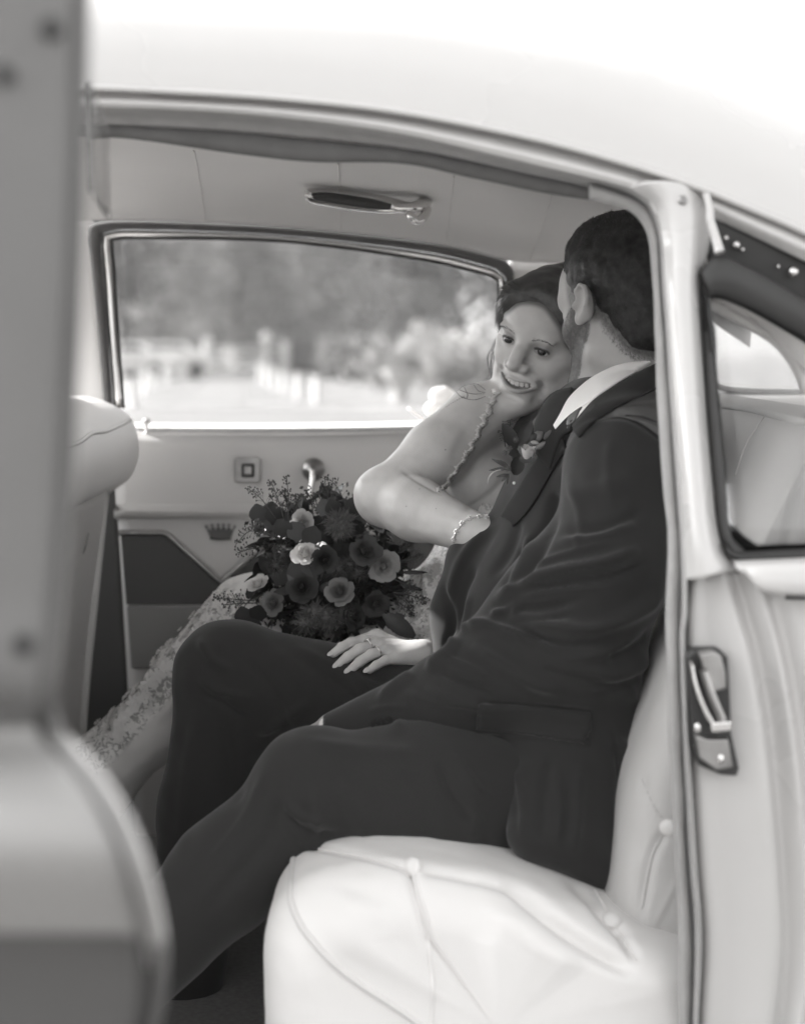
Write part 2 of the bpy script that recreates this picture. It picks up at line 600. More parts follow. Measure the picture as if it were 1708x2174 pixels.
# ================================================================== the setting
M['gravel'] = mat('pale_gravel', 0.15, 0.95, var=0.12, vscale=0.5, bump=0.4, bscale=40)
M['grass'] = mat('dry_grass', 0.16, 1.0, var=0.3, vscale=0.8, bump=0.4, bscale=30)
M['leaf_a'] = mat('leaf_mid', 0.24, 0.7, var=0.6, vscale=0.6, trans=0.5)
M['leaf_b'] = mat('leaf_dark', 0.11, 0.7, var=0.6, vscale=0.6, trans=0.4)
M['leaf_c'] = mat('leaf_pale', 0.30, 0.7, var=0.5, vscale=0.6, trans=0.5)
M['bark'] = mat('bark', 0.09, 0.95, var=0.3, vscale=6, bump=0.5, bscale=30)
M['white_wood'] = mat('white_wood', 0.50, 0.6, var=0.04, vscale=4)
M['stone'] = mat('pale_stone', 0.40, 0.9, var=0.15, vscale=6, bump=0.3, bscale=40)
M['cloth_dark'] = mat('dark_cloth', 0.012, 0.9)
M['skin_far'] = mat('skin_far', 0.35, 0.6)
M['petal_far'] = mat('white_blossom', 0.7, 0.8)

# ground: one sheet to the horizon, with slight rise and fall far off
def ground_z(x, y):
    return 0.0
g = np.linspace(-1, 1, 41)
gx = np.sign(g) * np.abs(g) ** 2.2 * 700
V = np.array([(x, y, -0.004 + 0.0) for x in gx for y in gx])
obj('ground', V, grid_faces(41, 41), M['grass'], kind='structure')
# gravel drive leading to the gate and the forecourt the car stands on
def flat_poly(name, pts, z, m):
    V = [(p[0], p[1], z) for p in pts]
    return obj(name, V, [tuple(range(len(V)))], m, kind='structure', smooth=False)
def gxy(px, py): 
    q = G(px, py); return (q[0], q[1])
lane = [gxy(612, 786), gxy(575, 815), gxy(600, 838), gxy(700, 872), gxy(830, 905), (14, 22), (30, 10), (30, -30), (-40, -30), (-40, 14), gxy(120, 900), gxy(262, 872), gxy(330, 815), gxy(430, 787), gxy(440, 781), gxy(605, 781)]
flat_poly('gravel_drive', lane[::-1] if False else lane, 0.004, M['gravel'])

def leaf_cloud(centers, spread, n, size, aspect=0.6):
    """many small quads about clump centres"""
    c = np.asarray(centers)[rng.integers(0, len(centers), n)]
    p = c + rng.normal(0, 1, (n, 3)) * spread
    d1 = rng.normal(0, 1, (n, 3)); d1 /= np.linalg.norm(d1, axis=1)[:, None]
    d2 = np.cross(d1, rng.normal(0, 1, (n, 3))); d2 /= np.linalg.norm(d2, axis=1)[:, None]
    s = size * rng.uniform(0.6, 1.4, n)[:, None]
    V = np.stack([p - d1 * s, p + d2 * s * aspect, p + d1 * s, p - d2 * s * aspect], 1).reshape(-1, 3)
    return V, np.arange(n * 4).reshape(-1, 4)

def clumps(c, r, n, shell=0.55):
    d = rng.normal(0, 1, (n, 3)); d /= np.linalg.norm(d, axis=1)[:, None]
    return np.asarray(c) + d * np.asarray(r) * (shell + (1 - shell) * rng.random((n, 1)))

def tree(px, base_y, H, R, m, label, n=5000, leaf=0.16, trunk_h=None, group='trees beyond the car window', nclump=46, low=0.12):
    b = G(px, base_y)
    t = empty('tree', b, label, 'tree', group)
    x, y = b[0], b[1]
    hz = np.array([x, y, 0])
    tr = [hz, hz + [0.1, 0, H * 0.25], hz + [-0.1, 0.1, H * 0.5], hz + [0.05, 0, H * 0.8]]
    parts = [tube(tr, [H * 0.03, H * 0.012], 8, 10)]
    for k in range(5):
        a = k * 1.3 + rng.random(); h = H * (0.25 + 0.1 * k)
        parts.append(tube([hz + [0, 0, h], hz + [math.cos(a) * R * 0.4, math.sin(a) * R * 0.4, h + H * 0.12], hz + [math.cos(a) * R * 0.75, math.sin(a) * R * 0.75, h + H * 0.2]], [H * 0.012, H * 0.004], 6, 6))
    obj('trunk', *join(*parts), M['bark'], t)
    cc = clumps(hz + [0, 0, H * (low + (1 - low) * 0.5)], (R, R, H * (1 - low) * 0.5), nclump, 0.35)
    Vc, Fc = leaf_cloud(cc, R * 0.17, n, leaf)
    Vc[:, 2] = np.maximum(Vc[:, 2], 0.25)
    obj_np('crown', Vc, Fc, M[m], t)
    return t

tree(330, 790, 9.5, 3.4, 'leaf_c', 'pale round-headed tree at the left of the far window view', 6500, 0.17, nclump=60)
tree(215, 800, 9.0, 2.6, 'leaf_b', 'dark conifer just inside the front edge of the car window', 4500, 0.15)
tree(455, 783, 11.5, 4.2, 'leaf_a', 'mid grey tree standing behind the white gate posts', 6500, 0.2)
tree(600, 781, 12.5, 4.6, 'leaf_b', 'dark tree directly behind the right end of the white gate', 7000, 0.2)
tree(740, 784, 11.5, 3.9, 'leaf_a', 'tall full tree rising behind the clipped hedge', 7000, 0.19)
tree(835, 800, 7.6, 2.7, 'leaf_b', 'dark dappled tree with gaps of sky above the flower border', 2300, 0.17, nclump=26)
tree(965, 800, 7.2, 2.3, 'leaf_b', 'sparse tree nearest the rear edge of the car window', 1300, 0.16, nclump=20)
tree(1120, 786, 7.5, 3.0, 'leaf_a', 'tree hidden mostly by the bride beyond the window', 2600, 0.19)
# far wood closing the view as one mass
cc = []
for k in range(54):
    px = -500 + k * 25 + rng.uniform(-20, 20)
    q = G(px, 768.0 + rng.uniform(0, 4))
    hgt = 11 + 4 * rng.random()
    for j in range(9): cc.append((q[0] + rng.normal(0, 2.5), q[1] + rng.normal(0, 3), hgt * (0.08 + 0.9 * rng.random())))
Vc, Fc = leaf_cloud(cc, 1.5, 26000, 0.5)
Vc[:, 2] = np.maximum(Vc[:, 2], 0.1)
obj_np('distant_wood', Vc, Fc, M['leaf_a'], None, kind='stuff', label='far belt of trees closing the view')

# clipped hedge beside the gate
def hedge(pts, h, w, label, m='leaf_b'):
    b = G(*pts[0])
    t = empty('hedge', b, label, 'hedge')
    A, B = G(*pts[0]), G(*pts[1])
    d = nrm(B - A); nn = np.array([-d[1], d[0], 0])
    V, F = box((0, -w / 2, 0.02), (np.linalg.norm(B - A), w / 2, h - 0.1))
    V = A + V[:, :1] * d + V[:, 1:2] * nn + V[:, 2:] * np.array([0, 0, 1])
    obj('core', V, F, M['leaf_b'], t, smooth=False)
    n = 5000
    L = np.linalg.norm(B - A)
    face = rng.integers(0, 3, n)
    u = rng.random(n) * L; v = rng.random(n)
    p = A + u[:, None] * d + np.where(face == 0, 0, np.where(face == 1, 1, -1))[:, None] * (w / 2) * nn + np.where(face == 0, h - 0.05, v * h)[:, None] * np.array([0, 0, 1]) \
        + np.where(face == 0, (v - 0.5) * w, 0)[:, None] * nn
    Vl, Fl = leaf_cloud(p, 0.07, n, 0.11)
    Vl[:, 2] = np.maximum(Vl[:, 2], 0.02)
    obj_np('leaves', Vl, Fl, M[m], t)
hedge([(618, 789), (735, 793)], 1.75, 1.5, 'clipped box hedge running right from the white gate')
hedge([(700, 800), (790, 806)], 1.5, 1.0, 'lower looser hedge nearer the car behind the flowering shrub', 'leaf_a')

def shrub(px, py, R, H, m, label, n=1600, blossom=0, group='shrubs in the border', leaf=0.07):
    b = G(px, py)
    t = empty('shrub', b, label, 'shrub', group)
    c = b + [0, 0, H * 0.5]
    cc = clumps(c, (R, R, H * 0.48), 24, 0.4)
    Vl, Fl = leaf_cloud(cc, R * 0.2, n, leaf)
    Vl[:, 2] = np.maximum(Vl[:, 2], 0.02)
    obj_np('foliage', Vl, Fl, M[m], t)
    st = [tube([b, b + [rng.normal(0, R * 0.2), rng.normal(0, R * 0.2), H * 0.6]], [0.03, 0.01], 5, 4) for _ in range(5)]
    obj('stem', *join(*st), M['bark'], t)
    if blossom:
        Vl, Fl = leaf_cloud(clumps(c, (R, R, H * 0.5), 30, 0.9), R * 0.1, blossom, 0.08)
        Vl[:, 2] = np.maximum(Vl[:, 2], 0.05)
        obj_np('blossom', Vl, Fl, M['petal_far'], t)
shrub(768, 815, 0.85, 1.5, 'leaf_b', 'dark shrub with pale blossom at the drive edge', 1600, 120)
shrub(815, 826, 0.7, 1.35, 'leaf_a', 'mid grey bush beside the stone planter', 1300, 50)
shrub(905, 822, 0.9, 1.9, 'leaf_c', 'pale tall shrub right of the stone planter', 1700, 120)
shrub(960, 850, 0.7, 1.5, 'leaf_c', 'pale shrub just left of the bride\'s shoulder', 1500, 90)
shrub(1035, 838, 0.8, 1.9, 'leaf_a', 'shrub almost hidden behind the bride\'s head', 1200, 60)
shrub(715, 803, 0.7, 1.25, 'leaf_c', 'low pale bush in front of the clipped hedge', 900, 70)

# white gate, its posts, and the posts lining the drive
gp0, gp1 = G(452, 797), G(604, 790)
gate = empty('gate', gp0, 'white five-bar gate standing across the end of the drive', 'gate')
for k in range(5):
    z = 0.2 + 0.25 * k
    a, b = gp0 + [0, 0, z], gp1 + [0, 0, z]
    obj('bar', *tube([a, b], 0.07, 6), M['white_wood'], gate)
obj('brace', *tube([gp0 + [0, -0.06, 0.2], gp1 + [0, -0.06, 1.2]], 0.05, 6), M['white_wood'], gate)
def post(name, px, py, h, r, label, group=None, ball=0, cat='post'):
    b = G(px, py)
    t = empty(name, b, label, cat, group)
    obj('shaft', *lathe([(r, 0), (r, h * 0.93), (r * 0.8, h * 0.97), (r * 0.3, h)], b, (0, 0, 1), 12), M['white_wood'], t)
    if ball:
        obj('finial', *blob(b + [0, 0, h + ball * 0.8], (ball, ball, ball)), M['white_wood'], t)
post('gate_post', 441, 799, 1.62, 0.22, 'thick white post at the left end of the gate', 'gate posts')
post('gate_post', 606, 792, 1.5, 0.2, 'thick white post at the right end of the gate by the hedge', 'gate posts')
post('gate_post', 566, 786, 1.45, 0.16, 'white post with a round ball top behind the gate', 'gate posts', 0.3)
post('gate_post', 483, 785, 1.2, 0.22, 'shorter of two white posts standing behind the gate', 'gate posts')
post('gate_post', 500, 784, 1.25, 0.22, 'right-hand one of the close pair of white posts behind the gate', 'gate posts')
order = ['nearest', 'second nearest', 'third nearest', 'fourth nearest', 'fifth nearest', 'farthest']
for k, (px, py) in enumerate([(672, 858), (633, 847), (605, 836), (583, 828), (566, 819), (553, 811)]):
    post('bollard', px, py, 0.62, 0.085, 'white wooden bollard, %s on the right edge of the drive' % order[k], 'white bollards along the drive', cat='bollard')
order = ['nearest', 'second nearest', 'third nearest', 'fourth nearest', 'fifth nearest', 'farthest']
for k, (px, py) in enumerate([(281, 868), (309, 838), (328, 824), (354, 815), (389, 807), (417, 803)]):
    post('bollard', px, py, 0.62, 0.085, 'white wooden bollard, %s on the left edge of the drive' % order[k], 'white bollards along the drive', cat='bollard')

# stone planter
b = G(849, 852)
pl = empty('planter', b, 'pale round stone planter at the right edge of the drive', 'planter')
obj('bowl', *lathe([(0.22, 0), (0.24, 0.05), (0.16, 0.12), (0.2, 0.3), (0.42, 0.62), (0.46, 0.72), (0.4, 0.72), (0.36, 0.6)], b, (0, 0, 1), 20), M['stone'], pl)
Vl, Fl = leaf_cloud(clumps(b + [0, 0, 0.85], (0.4, 0.4, 0.25), 14, 0.3), 0.08, 500, 0.06)
obj_np('planting', Vl, Fl, M['leaf_a'], pl, kind='stuff')

# two pale cars parked far off on the left, and someone walking
def far_car(px, py, label, flip=1):
    b = G(px, py)
    t = empty('parked_car', b, label, 'car', 'pale cars parked by the trees')
    prof = [(-2.1, .3), (-2.1, .75), (-1.5, .9), (-.9, 1.38), (.7, 1.42), (1.4, .95), (2.1, .85), (2.15, .3)]
    n = len(prof); V = []
    for yy, k in ((-.82, 1.0), (.82, 1.0)):
        for x, z in prof: V.append((b[0] + flip * x, b[1] + yy * (1 if z < 1 else 0.8), z))
    F = [tuple(range(n)), tuple(range(2 * n - 1, n - 1, -1))] + [(i, i + n, (i + 1) % n + n, (i + 1) % n) for i in range(n)]
    obj('body', V, F, M['paint'], t, smooth=False, bevel=0.08)
    obj('side_window', np.array([(b[0] + flip * x, b[1] - 0.74 - 0.06 * (1.35 - z), z) for x, z in ((-1.15, .98), (-.75, 1.3), (.6, 1.33), (1.1, .98))]), [(0, 1, 2, 3)], M['rubber'], t, smooth=False, solid=0.02)
    for x in (-1.3, 1.3):
        obj('wheel', *lathe([(.3, 0), (.32, .05), (.32, .15), (.3, .2)], b + [x, -.86, .32], (0, 1, 0), 16), M['rubber'], t)
far_car(262, 806, 'pale car parked at the far left under the dark conifer')
far_car(352, 803, 'pale car parked left of the walking figure', -1)
b = G(409, 800)
man = empty('person', b, 'person in dark clothes standing left of the gate', 'person')
s = Sdf(b + [-.5, -.4, -.05], b + [.5, .4, 1.5], 0.03)
for sx in (-1, 1):
    s.chain([b + [sx * .12, -.05 * sx, .03], b + [sx * .1, 0, .36], b + [sx * .08, 0, .72]], [.06, .065, .09], .03)
    s.chain([b + [sx * .18, 0, 1.1], b + [sx * .25, .02, .86], b + [sx * .24, -.06, .66]], [.06, .05, .04], .03)
s.chain([b + [0, 0, .74], b + [0, 0, 1.08]], [.15, .17], .05)
s.cone(b + [0, 0, 1.1], b + [0, 0, 1.22], .06, .055, .03); s.ell(b + [0, 0, 1.31], (.085, .1, .115), k=.02)
Vb, Fb = s.mesh()
obj_np('body', Vb, Fb, M['cloth_dark'], man)
# ================================================================== the car
def YB(y):
    return float(np.interp(y, [150, 500, 900, 1200, 1700, 2300], [1.93, 1.90, 1.84, 1.80, 1.78, 1.78]))
def on(pts, dy=0.0):
    return [(x, y, YB(y) + dy) for x, y in pts]

def ribbon_tube(U, L, Y, depth, n=40, seg=10):
    """bead lying between two traced edges"""
    U = crom(U, n); L = crom(L, n)
    Yv = np.full(n, Y) if np.isscalar(Y) else (np.array([Y(y) for y in (U[:, 1] + L[:, 1]) / 2]) if callable(Y) else np.interp(np.linspace(0, 1, n), np.linspace(0, 1, len(Y)), Y))
    V = []
    for i in range(n):
        a, b = P(U[i, 0], U[i, 1], Yv[i]), P(L[i, 0], L[i, 1], Yv[i])
        c, h = (a + b) / 2, (a - b) / 2
        for k in range(seg):
            t = 2 * math.pi * k / seg
            V.append(c + h * math.cos(t) + np.array([0, depth, 0]) * math.sin(t))
    F = grid_faces(n, seg, close_v=True)
    F.append(tuple(range(seg))[::-1]); F.append(tuple((n - 1) * seg + k for k in range(seg)))
    return np.array(V), F

def profile_sweep(prof, Y0, Y1, R, n=48, ne=7, nm=30):
    """closed (x,z) outline carried along y with rounded ends"""
    p = np.array(prof, float)
    p = crom(np.vstack([p, p[:1]]), n + 1)[:-1]
    t = np.roll(p, -1, 0) - np.roll(p, 1, 0); t /= np.linalg.norm(t, axis=1)[:, None]
    nn = np.stack([t[:, 1], -t[:, 0]], 1)
    area = 0.5 * np.sum(p[:, 0] * np.roll(p[:, 1], -1) - np.roll(p[:, 0], -1) * p[:, 1])
    if area < 0: nn = -nn
    ys, ins = [], []
    for k in range(ne + 1):
        a = math.pi / 2 * k / ne
        ys.append(Y0 + R * (1 - math.sin(a))); ins.append(R * (1 - math.cos(a)))
    ys = ys[::-1]; ins = ins[::-1]                 # from the rounded end inwards
    ysB = [Y1 - (y - Y0) for y in ys][::-1]; insB = ins[::-1]
    mid = list(np.linspace(ys[-1], ysB[0], nm))[1:-1]
    Y = ys + mid + ysB; I = ins + [0] * len(mid) + insB
    V = []
    cc = (p.max(0) + p.min(0)) / 2; hw = np.maximum((p.max(0) - p.min(0)) / 2, R * 1.25)
    for y, i in zip(Y, I):
        q = cc + (p - cc) * (1 - i / hw)[None, :]
        for a in q: V.append((a[0], y, a[1]))
    m = len(Y)
    F = grid_faces(m, n, close_v=True)
    V.append((cc[0], Y[0] - R * .12, cc[1])); V.append((cc[0], Y[-1] + R * .12, cc[1]))
    F += [(k, (k + 1) % n, m * n) for k in range(n)] + [((m - 1) * n + (k + 1) % n, (m - 1) * n + k, m * n + 1) for k in range(n)]
    if area < 0: F = [f[::-1] for f in F]
    V = np.array(V)
    bm = bmesh.new()
    vs_ = [bm.verts.new(v) for v in V]
    for f in F: bm.faces.new([vs_[i] for i in f])
    bmesh.ops.recalc_face_normals(bm, faces=bm.faces)
    bm.verts.index_update()
    F = [tuple(v.index for v in f.verts) for f in bm.faces]
    bm.free()
    return V, F

CAR = empty('classic_car', (0.0, 2.5, 0.0), 'white vintage saloon with its rear side door swung open around the seated couple', 'car')

# ---- outer roof
DRIP = [(-990, 240), (-700, 215), (-200, 190), (150, 184), (350, 191), (600, 207), (854, 236), (1134, 292), (1329, 345), (1420, 375), (1500, 403), (1600, 444), (1708, 491), (1900, 590), (2150, 740)]
prof = [(0.0, 0.0), (0.004, 0.02), (0.02, 0.058), (0.06, 0.105), (0.13, 0.148), (0.25, 0.182), (0.42, 0.2), (0.64, 0.206)]
d0 = crom([P(*q) for q in on(DRIP)], 80)
rows = [d0 + np.array([0, a, b]) for a, b in prof]
rows += [np.stack([d0[:, 0], 5.14 - (d0[:, 1] + a), d0[:, 2] + b], 1) for a, b in prof[::-1]]
R = np.array(rows)
V = np.stack([crom(R[:, j], 60) for j in range(80)], 1).reshape(-1, 3)
obj('roof', V, grid_faces(60, 80), M['paint'], CAR, solid=0.004, off=1)
# drip rail: a proud lip along the roof edge
obj('drip_rail', *tube(d0 + np.array([0, -0.004, -0.001]), 0.0045, 8), M['paint'], CAR)

# ---- headlining
near = crom([P(*q) for q in on([(-930, 325), (-700, 310), (-200, 288), (245, 290), (500, 318), (854, 347), (1154, 403), (1304, 436), (1450, 490), (1600, 545), (1780, 640), (2000, 780)], 0.07)], 60)
far = crom([P(x, y, 3.22) for x, y in [(-240, 490), (-100, 478), (190, 468), (400, 472), (600, 483), (900, 514), (1080, 553), (1200, 560), (1350, 580), (1500, 622), (1600, 680), (1720, 800)]], 60)
rows = []
for t, bz in ((0, 0), (0.06, 0.02), (0.25, 0.055), (0.5, 0.07), (0.75, 0.06), (0.93, 0.025), (1, 0)):
    r = near * (1 - t) + far * t; r[:, 2] += bz
    rows.append(r)
R = np.array(rows)
V = np.stack([crom(R[:, j], 40) for j in range(60)], 1).reshape(-1, 3)
HL_F = grid_faces(40, 60)
seams_px = [[(412, 318), (424, 390), (436, 470)], [(718, 345), (720, 400), (722, 490)], [(963, 372), (955, 440), (944, 522)], [(1172, 408), (1150, 480), (1118, 575)]]
obj('headlining', V, HL_F, M['headliner'], CAR, solid=0.006, off=1)
HLC = Caster((V, HL_F))
hl = CAR.children[-1]
for sl in seams_px:
    ln = HLC.line(sl, 20, 0.0005)
    obj('seam', *tube(ln, 0.0016, 6), M['headliner'], hl)

# ---- door opening: flange, rubber, windlace
E1 = [(-200, 228), (150, 227), (245, 229), (500, 240), (854, 285), (1134, 349), (1270, 380), (1329, 397), (1370, 420), (1392, 455), (1404, 510), (1410, 600), (1418, 694), (1426, 825), (1442, 1045), (1451, 1177), (1453, 1298), (1448, 1360), (1456, 1577), (1472, 1838), (1482, 1968), (1476, 2174), (1470, 2300)]
top_up = [(-200, 194), (150, 188), (350, 195), (600, 211), (854, 240), (1134, 297), (1329, 350), (1420, 380), (1500, 409)]
top_lo = [(-200, 228), (150, 227), (350, 232), (600, 250), (854, 285), (1134, 349), (1329, 397), (1370, 420), (1392, 455)]
rows = [on(top_up, 0.02), on([(a[0] * .7 + b[0] * .3, a[1] * .7 + b[1] * .3) for a, b in zip(top_up, top_lo)], 0.014), on([(a[0] * .35 + b[0] * .65, a[1] * .35 + b[1] * .65) for a, b in zip(top_up, top_lo)], 0.004), on(top_lo, 0.01)]
obj('door_frame', *sheet(rows, 24, 90), M['paint_in'], CAR, solid=0.004, off=1)
e = crom(E1, 90)
inner = [(x, y, YB(y) + dy) for (x, y), dy in zip(e, [0.01] * 90)]
# rubber land between flange and windlace
W_in = [(-200, 266), (150, 264), (245, 266), (500, 279), (854, 315), (1134, 373), (1240, 396), (1310, 415), (1350, 440), (1372, 475), (1386, 520), (1392, 605), (1399, 700), (1407, 825), (1424, 1045), (1432, 1177), (1432, 1298), (1430, 1360), (1438, 1577), (1448, 1838), (1460, 1968), (1458, 2174), (1455, 2300)]
w = crom(W_in, 90)
rows = [[(x, y, YB(y) + 0.011) for x, y in e], [(x, y, YB(y) + 0.045) for x, y in e * 0.6 + w * 0.4], [(x, y, YB(y) + 0.06) for x, y in w]]
obj('door_rubber', *sheet(rows, 8, 160), M['windlace'], CAR, solid=0.003, off=1)
# sagging edge along the top, darker than the windlace
obj('roof_edge_trim', *ribbon_tube([(-200, 266), (150, 262), (245, 264), (330, 270), (500, 280), (660, 296), (854, 316), (1000, 342), (1150, 374), (1250, 396), (1310, 412)],
                                   [(-200, 292), (150, 290), (245, 292), (330, 301), (500, 326), (660, 343), (854, 347), (1000, 377), (1150, 408), (1250, 424), (1310, 436)], lambda y: YB(y) + 0.065, 0.008, 70), M['dark_lace'], CAR)
WU = [(1250, 388), (1310, 408), (1350, 424), (1378, 452), (1394, 500), (1402, 605), (1410, 700), (1418, 825), (1433, 1045), (1444, 1177), (1440, 1298), (1440, 1360), (1446, 1577), (1456, 1838), (1466, 1968), (1464, 2174), (1460, 2300)]
WL = [(1250, 424), (1304, 437), (1340, 452), (1366, 480), (1379, 520), (1385, 605), (1389, 700), (1394, 825), (1408, 1045), (1416, 1140), (1412, 1265), (1413, 1360), (1419, 1577), (1433, 1838), (1438, 1968), (1440, 2174), (1438, 2300)]
V, F = ribbon_tube(WU, WL, lambda y: YB(y) + 0.05, 0.012, 160, 12)
V = noise_disp(V, F, 22, 0.0016)
obj('windlace', V, F, M['windlace'], CAR)

# ---- rear door pillar
pil_rows = []
for L_, mids, R_ in [((1330, 398), [(1380, 384), (1440, 388)], (1510, 416)),
                     ((1385, 440), [(1415, 432), (1465, 440)], (1516, 470)),
                     ((1404, 510), [(1430, 510), (1468, 512)], (1504, 530)),
                     ((1411, 610), [(1432, 610), (1464, 610)], (1490, 600)),
                     ((1425, 800), [(1446, 800), (1474, 800)], (1496, 790)),
                     ((1441, 1020), [(1462, 1020), (1490, 1020)], (1513, 1010)),
                     ((1450, 1150), [(1474, 1150), (1505, 1150)], (1530, 1145)),
                     ((1453, 1232), [(1488, 1228), (1525, 1218)], (1570, 1208))]:
    r = [L_] + mids + [R_]
    pil_rows.append([(x, y, YB(y) + d) for (x, y), d in zip(r, (0.012, -0.012, -0.012, 0.02))])
V, F = sheet(pil_rows, 60, 24)
obj('rear_pillar', V, F, M['paint'], CAR, solid=0.005, off=1)
pillar = CAR.children[-1]
PC = Caster((V, F))
h, n = PC.hit(1448, 425)
obj('screw', *lathe([(0.0055, 0), (0.0055, 0.002), (0.004, 0.0035), (0.0015, 0.0035), (0.001, 0.0025)], h, n, 14), M['old_chrome'], pillar)
# turned edge of the pillar flange
obj('flange_edge', *tube([P(*q) for q in on([(1497, 405), (1505, 440), (1508, 470), (1520, 510), (1527, 536)], -0.012)], [0.004, 0.006], 8, 16), M['paint'], pillar)
# tiny latch hole under the window corner
h, n = PC.hit(1462, 1196)

# ---- jamb and rear wing below the window
ys = [1212, 1300, 1400, 1550, 1700, 1850, 2000, 2150, 2320]
cols = [([1452, 1449, 1449, 1455, 1464, 1473, 1482, 1476, 1470], 0.075), ([1470, 1462, 1462, 1468, 1478, 1487, 1497, 1490, 1482], 0.03), ([1500, 1500, 1505, 1516, 1527, 1537, 1546, 1540, 1528], 0.022),
        ([1535, 1555, 1580, 1606, 1622, 1634, 1640, 1628, 1600], 0.012), ([1558, 1585, 1612, 1636, 1652, 1664, 1671, 1658, 1630], 0.026), ([1600, 1622, 1650, 1676, 1694, 1708, 1716, 1700, 1670], 0.004),
        ([1640, 1655, 1678, 1704, 1724, 1740, 1748, 1730, 1700], 0.010), ([1720, 1720, 1735, 1765, 1790, 1810, 1820, 1800, 1770], -0.016), ([1950] * 9, -0.02), ([2600] * 9, -0.02)]
rows = [[(c[0][i], ys[i], YB(ys[i]) + c[1]) for c in cols] for i in range(9)]
V, F = sheet(rows, 70, 110)
obj('rear_wing', V, F, M['paint'], CAR, solid=0.004, off=1)
WC = Caster((V, F))
# waist moulding beneath the quarter window
rows = [[(1556, 1190, 1.80), (1640, 1186, 1.785), (1950, 1172, 1.785), (2600, 1140, 1.785)], [(1562, 1206, 1.785), (1640, 1206, 1.762), (1950, 1196, 1.762), (2600, 1165, 1.762)],
        [(1585, 1225, 1.782), (1645, 1255, 1.758), (1950, 1256, 1.758), (2600, 1250, 1.758)], [(1600, 1236, 1.80), (1668, 1270, 1.776), (1950, 1270, 1.776), (2600, 1268, 1.776)]]
obj('waist_panel', *sheet(rows, 18, 40), M['paint'], CAR, solid=0.004, off=1)
obj('waist_strip', *ribbon_tube([(1668, 1264), (1800, 1264), (2600, 1260)], [(1668, 1273), (1800, 1273), (2600, 1270)], 1.765, 0.006), M['rubber'], CAR)

# ---- striker plate on the jamb
LATCH = empty('striker_plate', (0, 0, 0), parent=CAR)
LATCH.matrix_parent_inverse = Matrix.Translation(CAR.location).inverted()
def lat(poly, Y0, Y1, m, name, bev=0.002):
    obj(name, *prism(poly, Y0, Y1), m, LATCH, smooth=False, bevel=bev)
hy = 1.772
lat([(1460, 1396), (1472, 1383), (1530, 1382), (1544, 1395), (1548, 1460), (1552, 1560), (1568, 1632), (1564, 1648), (1530, 1646), (1482, 1625), (1472, 1590), (1466, 1500)], hy + 0.008, hy + 0.04, M['rubber'], 'base_plate')
lat([(1484, 1390), (1512, 1384), (1530, 1392), (1540, 1430), (1541, 1462), (1515, 1470), (1498, 1440)], hy - 0.008, hy + 0.01, M['old_chrome'], 'catch_block')
obj('guide_rail', *tube([P(1466, 1402, hy), P(1478, 1460, hy - 0.004), P(1503, 1520, hy - 0.006), P(1522, 1545, hy - 0.006)], [0.0022, 0.004], 8, 14), M['chrome'], LATCH)
obj('catch_arm', *tube([P(1492, 1420, hy - 0.004), P(1512, 1480, hy - 0.010), P(1534, 1530, hy - 0.012)], [0.010, 0.0085], 10, 14, flat=0.5), M['old_chrome'], LATCH)
lat([(1508, 1534), (1552, 1532), (1554, 1552), (1510, 1556)], hy - 0.014, hy + 0.006, M['chrome'], 'catch_foot')
lat([(1474, 1560), (1500, 1570), (1545, 1570), (1556, 1630), (1520, 1636), (1484, 1610)], hy - 0.002, hy + 0.01, M['old_chrome'], 'lower_catch')
for q in ((1529, 1612), (1480, 1546)):
    obj('screw', *blob(P(q[0], q[1], hy - 0.003), (0.004, 0.003, 0.006)), M['chrome'], LATCH)

# ---- near rear quarter window
QW = empty('quarter_window', (0, 0, 0), parent=CAR)
obj('channel', *sheet([[(1500, 452, 1.925), (1600, 500, 1.925), (1720, 556, 1.925), (2100, 760, 1.925)], [(1500, 560, 1.93), (1600, 600, 1.93), (1720, 680, 1.93), (2100, 900, 1.93)]], 10, 30), M['rubber'], QW, solid=0.004)
rim_o = [(1484, 576), (1500, 556), (1530, 543), (1580, 564), (1650, 602), (1708, 637), (1900, 760), (2100, 900)]
rim_i = [(1506, 636), (1520, 634), (1545, 640), (1590, 660), (1650, 694), (1708, 729), (1900, 850), (2100, 990)]
obj('top_seal', *ribbon_tube(rim_o, rim_i, 1.89, 0.016, 50, 12), M['rubber'], QW)
obj('side_seal', *ribbon_tube([(1484, 562), (1486, 600), (1493, 781), (1508, 1001), (1521, 1133), (1550, 1186)], [(1507, 640), (1508, 660), (1526, 847), (1541, 1040), (1550, 1130), (1580, 1168)], lambda y: YB(y) + 0.022, 0.014, 50, 12), M['rubber'], QW)
obj('bottom_seal', *ribbon_tube([(1535, 1150), (1556, 1168), (1600, 1170), (1708, 1164), (2100, 1145)], [(1540, 1178), (1560, 1190), (1600, 1192), (1708, 1188), (2100, 1170)], 1.815, 0.014, 40, 12), M['rubber'], QW)
obj('cant_rail', *sheet([on([(1500, 407), (1600, 449), (1708, 496), (1900, 596), (2150, 746)], 0.012), on([(1504, 432), (1600, 476), (1708, 524), (1900, 624), (2150, 780)], 0.0), on([(1508, 461), (1600, 504), (1708, 556), (1900, 655), (2150, 810)], 0.016)], 14, 40), M['paint'], QW, solid=0.004, off=1)
for q in ((1562, 520, 10), (1683, 577, 13), (1540, 505, 7), (1575, 530, 6), (1650, 566, 6)):
    obj('bolt', *blob(P(q[0], q[1], 1.912), (q[2] * 0.0005, 0.006, q[2] * 0.0005)), M['chrome'], QW)
obj('glass', *sheet([[(1490, 600, 1.885), (1900, 800, 1.885)], [(1500, 900, 1.86), (2050, 1000, 1.86)], [(1530, 1180, 1.825), (2100, 1165, 1.825)]], 8, 8), M['glass'], QW, solid=0.003)

